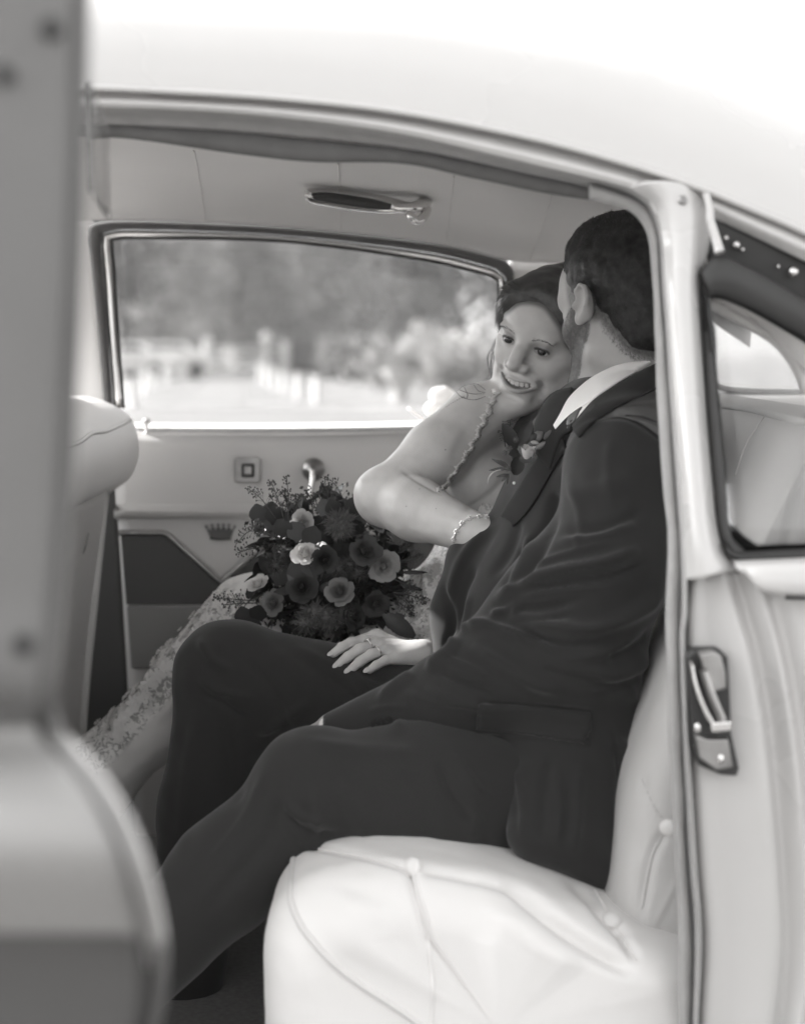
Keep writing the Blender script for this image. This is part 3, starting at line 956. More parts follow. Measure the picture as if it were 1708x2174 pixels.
# ---- far rear door
FD = empty('far_door', (0, 0, 0), parent=CAR)
rows = [[(238, 922, 3.270), (600, 923, 3.270), (900, 918, 3.270), (1260, 907, 3.270)],
        [(240, 926, 3.255), (600, 928, 3.25), (900, 922, 3.25), (1260, 912, 3.25)],
        [(241, 950, 3.238), (600, 950, 3.236), (900, 946, 3.236), (1260, 935, 3.236)],
        [(243, 1010, 3.236), (600, 1010, 3.232), (900, 1005, 3.232), (1260, 995, 3.232)],
        [(246, 1072, 3.2365), (600, 1072, 3.2355), (900, 1068, 3.2355), (1260, 1058, 3.2355)],
        [(248, 1080, 3.234), (600, 1080, 3.232), (900, 1076, 3.232), (1260, 1066, 3.232)],
        [(256, 1200, 3.234), (600, 1200, 3.232), (900, 1200, 3.232), (1260, 1190, 3.232)],
        [(264, 1330, 3.236), (600, 1330, 3.234), (900, 1330, 3.234), (1260, 1330, 3.234)],
        [(290, 1820, 3.24), (600, 1820, 3.24), (900, 1820, 3.24), (1260, 1820, 3.24)]]
V, F = sheet(rows, 110, 40)
obj('trim_panel', V, F, M['leather_trim'], FD, solid=0.03, off=1)
FDC = Caster((V, F))
dark = [(256, 1132), (350, 1132), (470, 1237), (592, 1132), (1230, 1128), (1236, 1284), (268, 1284)]
obj('dark_panel', *prism(dark, 3.2295, 3.26), M['dark_vinyl'], FD, smooth=False, bevel=0.001)
obj('moulding', *tube([P(x, y, 3.228) for x, y in [(252, 1131), (300, 1131), (346, 1131), (356, 1135), (410, 1184), (462, 1230), (470, 1236), (478, 1230), (530, 1184), (586, 1134), (600, 1131), (800, 1130), (1230, 1128)]], 0.0055, 8), M['old_chrome'], FD)
obj('lower_panel', *prism([(268, 1288), (1236, 1288), (1240, 1420), (278, 1420)], 3.229, 3.26), M['footwell_shade'], FD, smooth=False, bevel=0.003)  # footwell shade put into the panel's darker colour
# crown emblem
cz = 3.2265
pts = [(447, 1143), (438, 1119), (447, 1127), (450, 1117), (457, 1126), (463, 1116), (468, 1125), (474, 1116), (480, 1126), (486, 1117), (490, 1127), (498, 1119), (489, 1143)]
obj('crown_emblem', *prism(pts, cz, cz + 0.006), M['dark_metal'], FD, smooth=False, bevel=0.0008)
crown = FD.children[-1]
for q in ((438, 1118), (450, 1115), (463, 1114), (474, 1114), (486, 1115), (498, 1118)):
    obj('crown_bead', *blob(P(q[0], q[1], cz), (0.0025, 0.002, 0.0025), None, 8, 6), M['dark_metal'], crown)
obj('crown_band', *tube([P(446, 1143, cz - 0.001), P(468, 1145, cz - 0.001), P(490, 1143, cz - 0.001)], 0.0022, 6, 8), M['dark_metal'], crown)
# square lock escutcheon
def rrect(cx, cy, w, h, r, n=5):
    o = []
    for sx, sy, a0 in ((1, -1, -90), (1, 1, 0), (-1, 1, 90), (-1, -1, 180)):
        for k in range(n + 1):
            a = math.radians(a0 + 90 * k / n)
            o.append((cx + sx * (w - r) + r * math.cos(a), cy + sy * (h - r) + r * math.sin(a)))
    return o
obj('lock_plate', *prism(rrect(525, 998, 27, 27, 7), 3.222, 3.236), M['old_chrome'], FD, smooth=False, bevel=0.002)
lockp = FD.children[-1]
obj('recess', *prism(rrect(526, 999, 14, 15, 4), 3.219, 3.225), M['rubber'], lockp, smooth=False, bevel=0.001)
obj('latch_knob', *prism(rrect(526, 999, 8, 9, 3), 3.214, 3.222), M['old_chrome'], lockp, smooth=False, bevel=0.002)
# window crank
wc = P(665, 997, 3.226)
obj('window_crank', *lathe([(0.022, 0.008), (0.0225, 0.0), (0.019, -0.006), (0.012, -0.008), (0.012, -0.018), (0.009, -0.022), (0.001, -0.024)], wc, (0, 1, 0), 24), M['old_chrome'], FD)
crank = FD.children[-1]
obj('crank_arm', *tube([wc + [0.0, -0.02, 0], P(663, 1015, 3.2), P(657, 1050, 3.195), P(652, 1070, 3.195)], [0.006, 0.004], 8, 16), M['chrome'], crank)
obj('crank_knob', *blob(P(652, 1074, 3.185), (0.008, 0.014, 0.008)), M['leather_trim'], crank)
# window frame
obj('window_seal', *ribbon_tube([(222, 866), (208, 700), (193, 560), (186, 500), (200, 474), (300, 468), (600, 481), (900, 512), (1040, 540), (1080, 560), (1092, 600), (1092, 760), (1092, 930)],
                                [(240, 866), (228, 700), (217, 560), (216, 512), (228, 492), (310, 487), (600, 499), (890, 532), (1025, 562), (1062, 578), (1076, 612), (1078, 760), (1080, 930)], 3.235, 0.015, 90, 12), M['dark_lace'], FD)
obj('window_frame', *ribbon_tube([(241, 866), (229, 700), (218, 560), (217, 513), (229, 493), (310, 488), (600, 500), (890, 533), (1025, 563), (1060, 579), (1075, 612), (1077, 760), (1079, 930)],
                                 [(266, 866), (254, 728), (245, 578), (240, 520), (246, 509), (310, 506), (600, 513), (880, 549), (1000, 575), (1046, 590), (1056, 618), (1059, 760), (1061, 930)], 3.245, 0.016, 90, 12), M['chrome'], FD)
obj('frame_gasket', *tube([P(x, y, 3.236) for x, y in [(263, 866), (252, 728), (243, 578), (238, 520), (244, 508), (310, 505), (600, 512), (880, 548), (1000, 574), (1048, 589), (1058, 618), (1061, 760)]], 0.0028, 6, 80), M['rubber'], FD)
obj('window_sill', *sheet([[(236, y, Y_), (600, y + 1, Y_), (900, y - 4, Y_), (1260, y - 16, Y_)] for y, Y_ in ((926, 3.263), (921, 3.264), (919, 3.272), (902, 3.334), (901, 3.338), (912, 3.345))], 26, 20), M['sill_white'], FD, solid=0.003, off=1)
obj('glass', *sheet([[(225, 480, 3.27), (640, 490, 3.27), (1090, 560, 3.27)], [(245, 930, 3.30), (640, 930, 3.30), (1090, 925, 3.30)]], 6, 10), M['glass'], FD, solid=0.003)
obj('lock_button', *lathe([(0.0035, 0), (0.0035, 0.018), (0.0075, 0.020), (0.008, 0.026), (0.006, 0.029), (0.001, 0.03)], P(311, 921, 3.262), (0, 0, 1), 14), M['leather'], FD)
obj('door_skin', *sheet([[(200, 915, 3.35), (700, 915, 3.35), (1300, 900, 3.35)], [(200, 1200, 3.40), (700, 1200, 3.40), (1300, 1200, 3.40)], [(200, 1700, 3.39), (700, 1700, 3.39), (1300, 1700, 3.39)]], 12, 12), M['paint'], FD, solid=0.003, off=1)

# ---- far side of the body: front pillar post, quarter panel and window
obj('centre_pillar', *sheet([[(60, 440, 3.27), (150, 440, 3.25), (196, 470, 3.245), (215, 480, 3.27)], [(60, 700, 3.27), (150, 700, 3.25), (206, 700, 3.245), (222, 700, 3.27)], [(60, 930, 3.27), (160, 930, 3.25), (226, 930, 3.245), (242, 930, 3.27)]], 20, 20), M['headliner'], CAR, solid=0.01, off=1)
obj('pillar_lower_trim', *sheet([[(-300, 925, 3.27), (160, 925, 3.265), (236, 928, 3.265)], [(-300, 1200, 3.27), (160, 1200, 3.265), (254, 1200, 3.265)], [(-300, 1820, 3.27), (160, 1820, 3.265), (292, 1820, 3.265)]], 14, 14), M['dark_vinyl'], CAR, solid=0.01, off=1)
obj('far_quarter_trim', *sheet([[(1078, 545, 3.245), (1150, 548, 3.24), (1300, 555, 3.24)], [(1080, 750, 3.245), (1150, 750, 3.24), (1300, 750, 3.24)], [(1082, 1000, 3.245), (1150, 1000, 3.24), (1300, 1000, 3.24)]], 14, 14), M['headliner'], CAR, solid=0.01, off=1)
obj('far_quarter_panel', *sheet([[(1240, 832, 3.24), (1500, 834, 3.24), (1900, 838, 3.24)], [(1240, 1100, 3.24), (1500, 1100, 3.24), (1900, 1100, 3.24)], [(1240, 1820, 3.24), (1500, 1820, 3.24), (1900, 1820, 3.24)]], 14, 14), M['leather_trim'], CAR, solid=0.02, off=1)
FQ = empty('far_quarter_window', (0, 0, 0), parent=CAR)
obj('frame', *tube([P(x, y, 3.225) for x, y in [(1300, 590), (1400, 600), (1470, 622), (1505, 643), (1580, 682), (1640, 718), (1675, 755), (1698, 795), (1712, 838)]], 0.011, 10, 50), M['paint'], FQ)
obj('gasket', *tube([P(x, y, 3.225) for x, y in [(1480, 800), (1510, 815), (1550, 828), (1620, 832), (1712, 834)]], 0.006, 8, 30), M['old_chrome'], FQ)
obj('glass', *sheet([[(1290, 575, 3.25), (1480, 610, 3.25), (1700, 780, 3.25)], [(1290, 850, 3.26), (1500, 850, 3.26), (1730, 850, 3.26)]], 6, 10), M['dusty_glass'], FQ, solid=0.003)
obj('rear_quarter_trim', *sheet([[(1495, 600, 3.225), (1580, 640, 3.225), (1700, 700, 3.225), (1900, 700, 3.225)], [(1508, 632, 3.23), (1590, 672, 3.23), (1660, 715, 3.23), (1705, 780, 3.23), ][:4], [(1510, 640, 3.235), (1594, 680, 3.235), (1664, 722, 3.235), (1712, 836, 3.235)]], 14, 24), M['headliner'], CAR, solid=0.006, off=1)

# ---- chrome grab handle on the far cant rail
GH = empty('grab_handle', (0, 0, 0), parent=CAR)
gy = min(HLC.hit(x, y)[0][1] for x, y in ((650, 400), (760, 405), (880, 430), (900, 470), (720, 445))) - .012
GD = gy - 3.05
obj('body', *ribbon_tube([(645, 405), (660, 399), (720, 401), (800, 412), (856, 425), (880, 432)], [(650, 424), (664, 432), (720, 442), (800, 452), (846, 452), (872, 446)], 3.05 + GD, 0.014, 40, 14), M['chrome'], GH)
obj('grip_inset', *ribbon_tube([(660, 409), (700, 408), (780, 420), (832, 432)], [(664, 424), (700, 431), (780, 443), (828, 446)], 3.037 + GD, 0.004, 30, 10), M['rubber'], GH)
obj('bracket', *tube([P(840, 440, 3.035 + GD), P(870, 442, 3.02 + GD), P(890, 436, 3.03 + GD), P(904, 430, 3.06 + GD)], [0.008, 0.012], 10, 14), M['chrome'], GH)
obj('hook', *tube([P(862, 446, 3.03 + GD), P(872, 458, 3.01 + GD), P(884, 468, 3.02 + GD), P(898, 460, 3.03 + GD), P(905, 444, 3.05 + GD)], [0.006, 0.009], 10, 16), M['chrome'], GH)
for q in ((735, 444), (742, 445), (652, 404), (884, 444)):
    obj('rivet', *blob(P(q[0], q[1], 3.03 + GD), (0.003, 0.003, 0.003), None, 8, 6), M['chrome'], GH)

# ---- floor, bulkheads, parcel shelf, screens
obj('floor', *box((-1.35, 1.80, 0.24), (1.0, 3.38, 0.285)), M['carpet'], CAR, smooth=False)
obj('sill_step', *box((-1.35, 1.775, 0.22), (0.30, 1.86, 0.33)), M['carpet'], CAR, smooth=False, bevel=0.01)
obj('parcel_shelf', *box((0.56, 1.92, 1.135), (1.0, 3.24, 1.158)), M['leather'], CAR, smooth=False, bevel=0.004)
obj('rear_bulkhead', *box((0.98, 1.80, 0.24), (1.0, 3.38, 1.13)), M['dark_vinyl'], CAR, smooth=False)
obj('front_bulkhead', *box((-1.37, 1.80, 0.24), (-1.352, 3.38, 1.02)), M['dark_vinyl'], CAR, smooth=False)
obj('front_door', *box((-1.35, 1.79, 0.3), (-0.46, 1.86, 1.04)), M['paint'], CAR, smooth=False, bevel=0.02)
obj('far_front_door', *box((-1.35, 3.29, 0.3), (-0.62, 3.38, 1.06)), M['paint'], CAR, smooth=False, bevel=0.02)
obj('near_centre_pillar', *tube([(-0.47, 1.83, 0.3), (-0.47, 1.84, 1.05), (-0.45, 1.92, 1.52)], 0.03, 8, 20), M['paint'], CAR)

obj('sun_blocker', *box((-1.02, 1.95, 1.345), (-1.0, 2.70, 1.585)), M['headliner'], CAR, smooth=False, bevel=0.008)  # unseen box added to keep sun off the rear seat back
obj('sun_blocker', *box((-1.02, 2.72, 1.345), (-1.0, 3.15, 1.46)), M['headliner'], CAR, smooth=False, bevel=0.008)  # second unseen box, added to keep sun off the bride's hand
# ---- front seat
FS = empty('front_seat', (0, 0, 0), parent=CAR)
fprof = [(-.548, .985), (-.505, 1.005), (-.486, 1.045), (-.486, 1.085), (-.500, 1.122), (-.545, 1.150), (-.60, 1.160), (-.66, 1.148), (-.70, 1.11), (-.72, 1.0), (-.76, .7), (-.78, .5), (-.70, .5), (-.66, .7), (-.60, .95)]
V, F = profile_sweep(fprof, 1.97, 3.125, 0.05, 60)
V = carve(V, F, [([(20, 1005), (90, 968), (165, 938), (230, 912), (292, 882)], 6, -0.003)])
obj('backrest', V, F, M['leather'], FS)
FSC = Caster((V, F))
ln = FSC.line([(60, 985), (110, 960), (165, 940), (195, 920), (230, 914), (292, 884)], 40, 0.001)
if len(ln) > 3: obj('piping', *tube(ln, 0.0035, 8), M['piping'], FS.children[-1])
rp = [(-.545, .99), (-.575, .8), (-.60, .6), (-.62, .33), (-.72, .33), (-.72, .99)]
V, F = profile_sweep(rp, 1.985, 3.10, 0.012, 48, 4)
obj('back_panel', V, F, M['leather_trim'], FS)
obj('edge_trim', *tube([(-.553, 3.098, .985), (-.575, 3.10, .8), (-.598, 3.10, .6), (-.617, 3.10, .36)], 0.010, 8, 20), M['leather_trim'], FS)
obj('seat_base', *box((-1.15, 2.0, .32), (-.70, 3.1, .60)), M['leather_trim'], FS, smooth=False, bevel=0.05)
obj('ashtray_handle', *tube([P(160, 1180, 2.95), P(172, 1172, 2.93), P(178, 1150, 2.93), P(182, 1132, 2.95)], 0.006, 8, 14), M['old_chrome'], FS)

# ---- rear seat
RS = empty('rear_seat', (0, 0, 0), parent=CAR)
cprof = [(-.14, .30), (-.160, .38), (-.166, .48), (-.160, .57), (-.130, .616), (-.075, .640), (0.0, .648), (.09, .636), (.19, .605), (.28, .565), (.36, .53), (.38, .44), (.36, .30), (.12, .29)]
V, F = profile_sweep(cprof, 1.862, 3.16, 0.075, 200, 20, 170)
# finer mesh for carving
def refine(V, F, nrow, ncol, fac=2):
    return V, F
CREASES = [([(872, 1850), (884, 1900), (900, 1960), (912, 2030), (918, 2100), (916, 2174), (912, 2230)], 9, -0.007, 'full'),
           ([(640, 1798), (700, 1803), (770, 1815), (830, 1832), (866, 1846)], 8, -0.005, 'full'),
           ([(880, 1850), (960, 1860), (1080, 1888), (1180, 1925)], 10, -0.004),
           ([(1072, 1868), (1130, 1920), (1200, 1975), (1280, 2030), (1350, 2068)], 16, -0.011),
           ([(1258, 1880), (1300, 1945), (1330, 2000), (1352, 2040)], 9, -0.004),
           ([(1200, 1868), (1250, 1905), (1290, 1950), (1340, 1985)], 12, -0.007),
           ([(1300, 1955), (1320, 1990), (1352, 2050)], 9, -0.003),
           ([(1020, 1930), (1100, 1970), (1160, 2020), (1240, 2060)], 30, 0.005),
           ([(930, 2070), (860, 2080), (800, 2062), (760, 2040)], 16, -0.003),
           ([(780, 1900), (760, 1980), (800, 2040)], 60, 0.006),
           ([(1000, 2000), (1080, 2080), (1120, 2174)], 70, 0.006)]
V = carve(V, F, [(L[0], L[1] * .9, L[2] * 1.5) + tuple(L[3:]) for L in CREASES])
V = noise_disp(V, F, 14, .0022)
V = noise_disp(V, F, 48, .0007)
obj('cushion', V, F, M['leather'], RS)
CU = RS.children[-1]
CUC = Caster((V, F))
for nm, ln_, r in (('piping', [(628, 1802), (622, 1830), (618, 1880), (620, 1920), (640, 1966), (676, 2012), (720, 2056), (770, 2094), (820, 2126), (870, 2160), (920, 2200)], 0.0042),
                   ('seam', [(876, 1856), (888, 1910), (902, 1960), (912, 2030), (918, 2100), (916, 2174), (912, 2230)], 0.0022),
                   ('seam', [(640, 1800), (700, 1805), (770, 1817), (830, 1834), (862, 1846)], 0.0018),
                   ('seam', [(1262, 1890), (1290, 1935)], 0.0015), ('seam', [(1305, 1970), (1330, 2005), (1350, 2040)], 0.0015)):
    l = CUC.line(ln_, 50, 0.0002)
    if len(l) > 3: obj(nm, *tube(l, r, 8), M['piping'] if nm == 'piping' else M['leather'], CU)
for q, s in (((876, 1841), 1.0), ((1298, 1956), 1.0)):
    h, n = CUC.hit(q[0], q[1], 0.0015)
    if h is not None:
        z = nrm(n); x = nrm(np.cross([0, 1, 0], z)); y = np.cross(z, x)
        obj('tuft_button', *blob(h, (0.0115, 0.0115, 0.0050), np.stack([x, y, z], 1), 18, 10), M['leather'], CU)
bprof = [(.215, .42), (.245, .55), (.258, .63), (.268, .70), (.290, .77), (.325, .86), (.375, .96), (.42, 1.05), (.455, 1.115), (.485, 1.150), (.53, 1.166), (.58, 1.160), (.60, 1.10), (.58, .8), (.5, .45), (.35, .40)]
V, F = profile_sweep(bprof, 1.945, 3.17, 0.075, 180, 14, 150)
V = carve(V, F, [([(1362, 1655), (1385, 1710), (1412, 1748)], 7, -0.004, 'full'), ([(1408, 1770), (1385, 1815), (1370, 1880), (1362, 1930)], 9, -0.005, 'full'), ([(1640, 870), (1590, 940), (1565, 1010)], 9, -0.003),
                 ([(1740, 985), (1690, 1040), (1650, 1160)], 7, -0.003), ([(1350, 1800), (1345, 1900), (1400, 2000)], 30, 0.004)])
obj('backrest', V, F, M['leather_trim'], RS)
BK = RS.children[-1]
BKC = Caster((V, F))
l = BKC.line([(1500, 852), (1530, 862), (1600, 873), (1650, 885), (1700, 897), (1760, 905)], 30, 0.002)
if len(l) > 3: obj('piping', *tube(l, 0.006, 8), M['leather_trim'], BK)
for ln_ in ([(1362, 1655), (1385, 1710), (1410, 1746)], [(1406, 1772), (1385, 1815), (1370, 1880), (1362, 1930)], [(1708, 985), (1670, 1060), (1648, 1160)], [(1626, 878), (1585, 940), (1560, 1010)]):
    l = BKC.line(ln_, 30, 0.0002)
    if len(l) > 3: obj('seam', *tube(l, 0.0013, 6), M['leather_trim'], BK)
h, n = BKC.hit(1420, 1757, 0.0015)
if h is not None:
    z = nrm(n); x = nrm(np.cross([0, 1, 0], z)); y = np.cross(z, x)
    obj('tuft_button', *blob(h, (0.0115, 0.0115, 0.0050), np.stack([x, y, z], 1), 18, 10), M['leather'], BK)
# chrome tread strip by the seat foot
obj('seat_side_strip', *tube([P(1405, 2200, 1.90), P(1424, 2150, 1.90), P(1440, 2105, 1.90)], 0.004, 8, 10), M['paint'], RS)

# ---- the open rear door, seen along its length
OD = empty('open_door', (0, 0, 0), parent=CAR)
yn = 0.90
right = [(196, -120), (192, 0), (188, 150), (183, 400), (172, 700), (158, 1000), (142, 1250), (122, 1450), (116, 1530), (140, 1585), (196, 1650), (252, 1735), (296, 1840), (326, 1950), (338, 2040), (334, 2120), (318, 2200), (296, 2320)]
yoff = [(-120, .0), (1450, .0), (1560, .045), (1640, .0), (1740, -.035), (1820, -.042), (1900, -.025), (1980, .015), (2060, .05), (2320, .09)]
rows = []
for x, y in right:
    dy = float(np.interp(y, [a for a, b in yoff], [b for a, b in yoff]))
    Y = yn + dy
    q = [P(-420, y, Y + .01), P(-60, y, Y), P(x - 64, y, Y), P(x - 44, y, Y + .004), P(x - 34, y, Y + .014), P(x - 10, y, Y + .014), P(x, y, Y + .022)]
    e = q[-1]
    hinge = e + np.array([-0.30, 0.90 - dy, 0])
    q += [e * 0.97 + hinge * 0.03 + [-.004, 0, 0]]
    if y > 1500: q += [e * 0.5 + hinge * 0.5 + [-.006, 0, 0], hinge]
    else: q += [e * 0.93 + hinge * 0.07 + [-.006, 0, 0], e * 0.925 + hinge * 0.075 + [-.03, 0, 0]]
    rows.append(q)
R = np.array(rows)
V = np.stack([crom(R[:, j], 160) for j in range(R.shape[1])], 1)
V = np.array([crom(V[i], 48) for i in range(160)])
ypx = crom(np.array(right)[:, 1:2], 160)[:, 0]
for nm, ya, yb, mm, d in (('window_frame', -500, 1545, 'door_grey', 0), ('door_shoulder', 1540, 1985, 'door_cream', .0), ('lower_undercut', 1980, 2500, 'undercut_shade', .003)):  # one white door in three tones; shade on frame and undercut put into colour
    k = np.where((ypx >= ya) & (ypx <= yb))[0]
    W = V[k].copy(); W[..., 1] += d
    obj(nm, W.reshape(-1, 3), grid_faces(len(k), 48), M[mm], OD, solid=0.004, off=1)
for q in ((110, 62, 22), (10, 160, 20), (52, 1368, 24)):
    c = P(q[0], q[1], yn - 0.001); r = q[2] * yn / FPX
    obj('bolt', *lathe([(r, 0.004), (r, -0.003), (r * .75, -0.006), (r * .3, -0.006), (r * .2, -0.004)], c, (0, 1, 0), 18), M['rubber'], OD)
# piped edge of the trim panel
obj('trim_piping', *tube([P(x - 8, y, yn + .03 + float(np.interp(y, [a for a, b in yoff], [b for a, b in yoff]))) for x, y in right[9:]], 0.0075, 8, 40), M['leather'], OD)
gz0, gz1 = 1.385, 1.48
ga, gb = P(205, 735, 1.50), P(241, 735, 1.81)
obj('strip_pane', np.array([(ga[0], ga[1], gz0), (gb[0], gb[1], gz0), (gb[0], gb[1], gz1), (ga[0], ga[1], gz1)]), [(0, 1, 2, 3)], M['dusty_glass'], OD, smooth=False, solid=0.004)  # made-up pane standing in for a pale translucent strip beside the door
# ================================================================== the couple
M['skin_him'] = mat('his_skin', 0.42, 0.5, var=0.06, vscale=60, bump=0.12, bscale=700, sss=0.0, attr='tone', attr_v=0.07)
M['skin_her'] = mat('her_skin', 0.58, 0.45, var=0.08, vscale=38, bump=0.10, bscale=700, attr='tone', attr_v=0.06)
M['dress_plain'] = mat('white_satin', 0.74, 0.55, var=0.04, vscale=30, bump=0.1, bscale=300)
def gown_mat():
    m = mat('lace_gown', .74, .55, bump=.1, bscale=300)
    N, L = m.node_tree.nodes, m.node_tree.links
    tc = N.new('ShaderNodeTexCoord'); at = N.new('ShaderNodeAttribute'); at.attribute_name = 'lace'
    nz = N.new('ShaderNodeTexNoise'); nz.inputs['Scale'].default_value = 85; nz.inputs['Detail'].default_value = 3; nz.inputs['Distortion'].default_value = 1.6
    L.new(tc.outputs['Object'], nz.inputs['Vector'])
    mr = N.new('ShaderNodeMapRange'); mr.inputs['From Min'].default_value = .44; mr.inputs['From Max'].default_value = .54
    L.new(nz.outputs['Fac'], mr.inputs['Value'])
    lp = N.new('ShaderNodeMix'); lp.data_type = 'RGBA'; lp.inputs['A'].default_value = (.36, .355, .35, 1); lp.inputs['B'].default_value = (.82, .81, .80, 1)
    L.new(mr.outputs['Result'], lp.inputs['Factor'])
    mx = N.new('ShaderNodeMix'); mx.data_type = 'RGBA'; mx.inputs['A'].default_value = (.70, .69, .68, 1)
    L.new(at.outputs['Fac'], mx.inputs['Factor']); L.new(lp.outputs['Result'], mx.inputs['B'])
    L.new(mx.outputs['Result'], N['Principled BSDF'].inputs['Base Color'])
    return m
M['dress'] = gown_mat()
M['lace'] = mat('white_lace', 0.80, 0.8, bump=0.5, bscale=500)
M['shoulder'] = mat('lit_shoulder_cloth', .075, .6, var=.12, vscale=60, bump=.2, bscale=900)
M['ink'] = mat('tattoo_ink', 0.14, 0.6)

def frame(f, up_roll=0.0):
    """columns: her/his right, forward, up; roll leans the crown towards +X when facing the camera"""
    f = nrm(f)
    u0 = nrm(np.array([0, 0, 1.0]) - f * f[2])
    x0 = np.cross(f, u0)
    u = math.cos(up_roll) * u0 - math.sin(up_roll) * x0
    return np.stack([np.cross(f, u), f, u], 1)

class Head:
    def __init__(s, O, R, k):
        s.O, s.R, s.k = np.asarray(O, float), R, k
    def w(s, p): return s.O + s.R @ (np.asarray(p, float) * s.k)
    def l(s, V): return ((np.asarray(V) - s.O) @ s.R) / s.k
    def ell(s, S, c, r, k=.01, mode='add', rot=None):
        Q = s.R if rot is None else s.R @ rot
        S.ell(s.w(c), np.asarray(r) * s.k, Q, k, mode)
    def cone(s, S, a, b, r1, r2, k=.01, mode='add'):
        S.cone(s.w(a), s.w(b), r1 * s.k, r2 * s.k, k, mode)
    def chain(s, S, pts, rs, k=.006, mode='add'):
        for i in range(len(pts) - 1): s.cone(S, pts[i], pts[i + 1], rs[i], rs[i + 1], k, mode)

def rotz(a): 
    c, s_ = math.cos(a), math.sin(a); return np.array([[c, -s_, 0], [s_, c, 0], [0, 0, 1]])
def rotx(a):
    c, s_ = math.cos(a), math.sin(a); return np.array([[1, 0, 0], [0, c, -s_], [0, s_, c]])
def roty(a):
    c, s_ = math.cos(a), math.sin(a); return np.array([[c, 0, s_], [0, 1, 0], [-s_, 0, c]])

def base_head(H, S, male=False):
    H.ell(S, (0, -.012, .036), (.073, .092, .082), .01)                 # cranium
    H.ell(S, (0, .026, -.025), (.0625, .060, .082), .03)                # face mass
    H.ell(S, (0, .052, .035), (.056, .040, .045), .03)                  # forehead
    jw = .054 if male else .046
    for sx in (-1, 1):
        H.cone(S, (sx * jw, -.002, -.058), (sx * .017, .062, -.096), .021, .017, .025)
        H.ell(S, (sx * .045, .045, -.028), (.020, .022, .020), .02)     # cheekbone
    H.ell(S, (0, .070, -.097), (.021, .017, .016), .02)                 # chin
    H.cone(S, (0, .05, -.085), (0, -.01, -.08), .03, .04, .03)

def ear(H, S, sx, k=1.0, tilt=14, flare=24, dz=0.0):
    rot = rotz(sx * math.radians(flare)) @ rotx(math.radians(tilt))
    c = np.array([sx * .079, -.004, -.008 + dz])
    H.ell(S, c, (.0075 * k, .018 * k, .031 * k), .006, rot=rot)
    H.ell(S, c + [0, -.004, -.002], (.010, .012, .02), .006)
    pts = [(.003, .012, .006), (.006, .017, .020), (.008, .008, .031), (.009, -.006, .031), (.010, -.016, .020), (.009, -.017, .004), (.006, -.012, -.012), (.003, -.004, -.024)]
    q = [c + rot @ (np.array([sx * a, b, d]) * k) for a, b, d in pts]
    H.chain(S, q, [.0035] * len(q), .003)
    H.ell(S, c + rot @ np.array([sx * .001, .002, -.025 * k]), (.0055, .0075, .008), .006, rot=rot)    # lobe
    H.ell(S, c + rot @ np.array([sx * .010, .001, .004]), (.0085, .0100, .019), .003, 'sub', rot=rot)
    H.ell(S, c + rot @ np.array([sx * .008, .006, -.007]), (.006, .006, .008), .003, 'sub', rot=rot)
    H.ell(S, c + rot @ np.array([sx * .004, .013, -.004]), (.004, .004, .006), .003, rot=rot)

def strands(roots, dirs, nors, length, width, lift, curl=0.0, seg=4):
    """thin ribbons: hair"""
    n = len(roots)
    L = length * rng.uniform(.6, 1.25, n)
    side = np.cross(dirs, nors); side /= np.linalg.norm(side, axis=1)[:, None] + 1e-9
    ph = rng.uniform(-1, 1, n)
    V = np.zeros((n, seg + 1, 2, 3))
    for k in range(seg + 1):
        t = k / seg
        c = roots + dirs * (L * t)[:, None] + nors * (lift * t * (1.25 - t) * 2 - 0.0008)
        c = c + side * (curl * ph * math.sin(t * 2.5))[:, None]
        w = width * (1 - 0.75 * t)
        V[:, k, 0] = c - side * w / 2; V[:, k, 1] = c + side * w / 2
    idx = np.arange(n * (seg + 1) * 2).reshape(n, seg + 1, 2)
    F = np.concatenate([np.stack([idx[:, k, 0], idx[:, k, 1], idx[:, k + 1, 1], idx[:, k + 1, 0]], 1) for k in range(seg)])
    return V.reshape(-1, 3), F

def sample_surface(V, F, n):
    F = np.asarray(F)
    a = V[F[:, 0]]; c = V[F[:, 2]]; b = V[F[:, 1]]; d = V[F[:, 3]]
    ar = np.linalg.norm(np.cross(c - a, d - b), axis=1)
    i = rng.choice(len(F), n, p=ar / ar.sum())
    u = rng.random((n, 1)); v = rng.random((n, 1))
    p = (a[i] * (1 - u) + b[i] * u) * (1 - v) + (d[i] * (1 - u) + c[i] * u) * v
    N = np.cross(c[i] - a[i], d[i] - b[i]); N /= np.linalg.norm(N, axis=1)[:, None] + 1e-12
    return p, N

def finger(S, k, t, r, arch, k_=.004, up=(0, 0, 1)):
    k = np.asarray(k); t = np.asarray(t); up = np.asarray(up, float)
    p1 = k * .6 + t * .4 + up * arch; p2 = k * .27 + t * .73 + up * arch * .75
    S.chain([k, p1, p2, t], [r * 1.08, r * 1.0, r * .92, r * .78], k_)
    return p2

def sstep(a, b, v): 
    t = np.clip((v - a) / (b - a), 0, 1); return t * t * (3 - 2 * t)

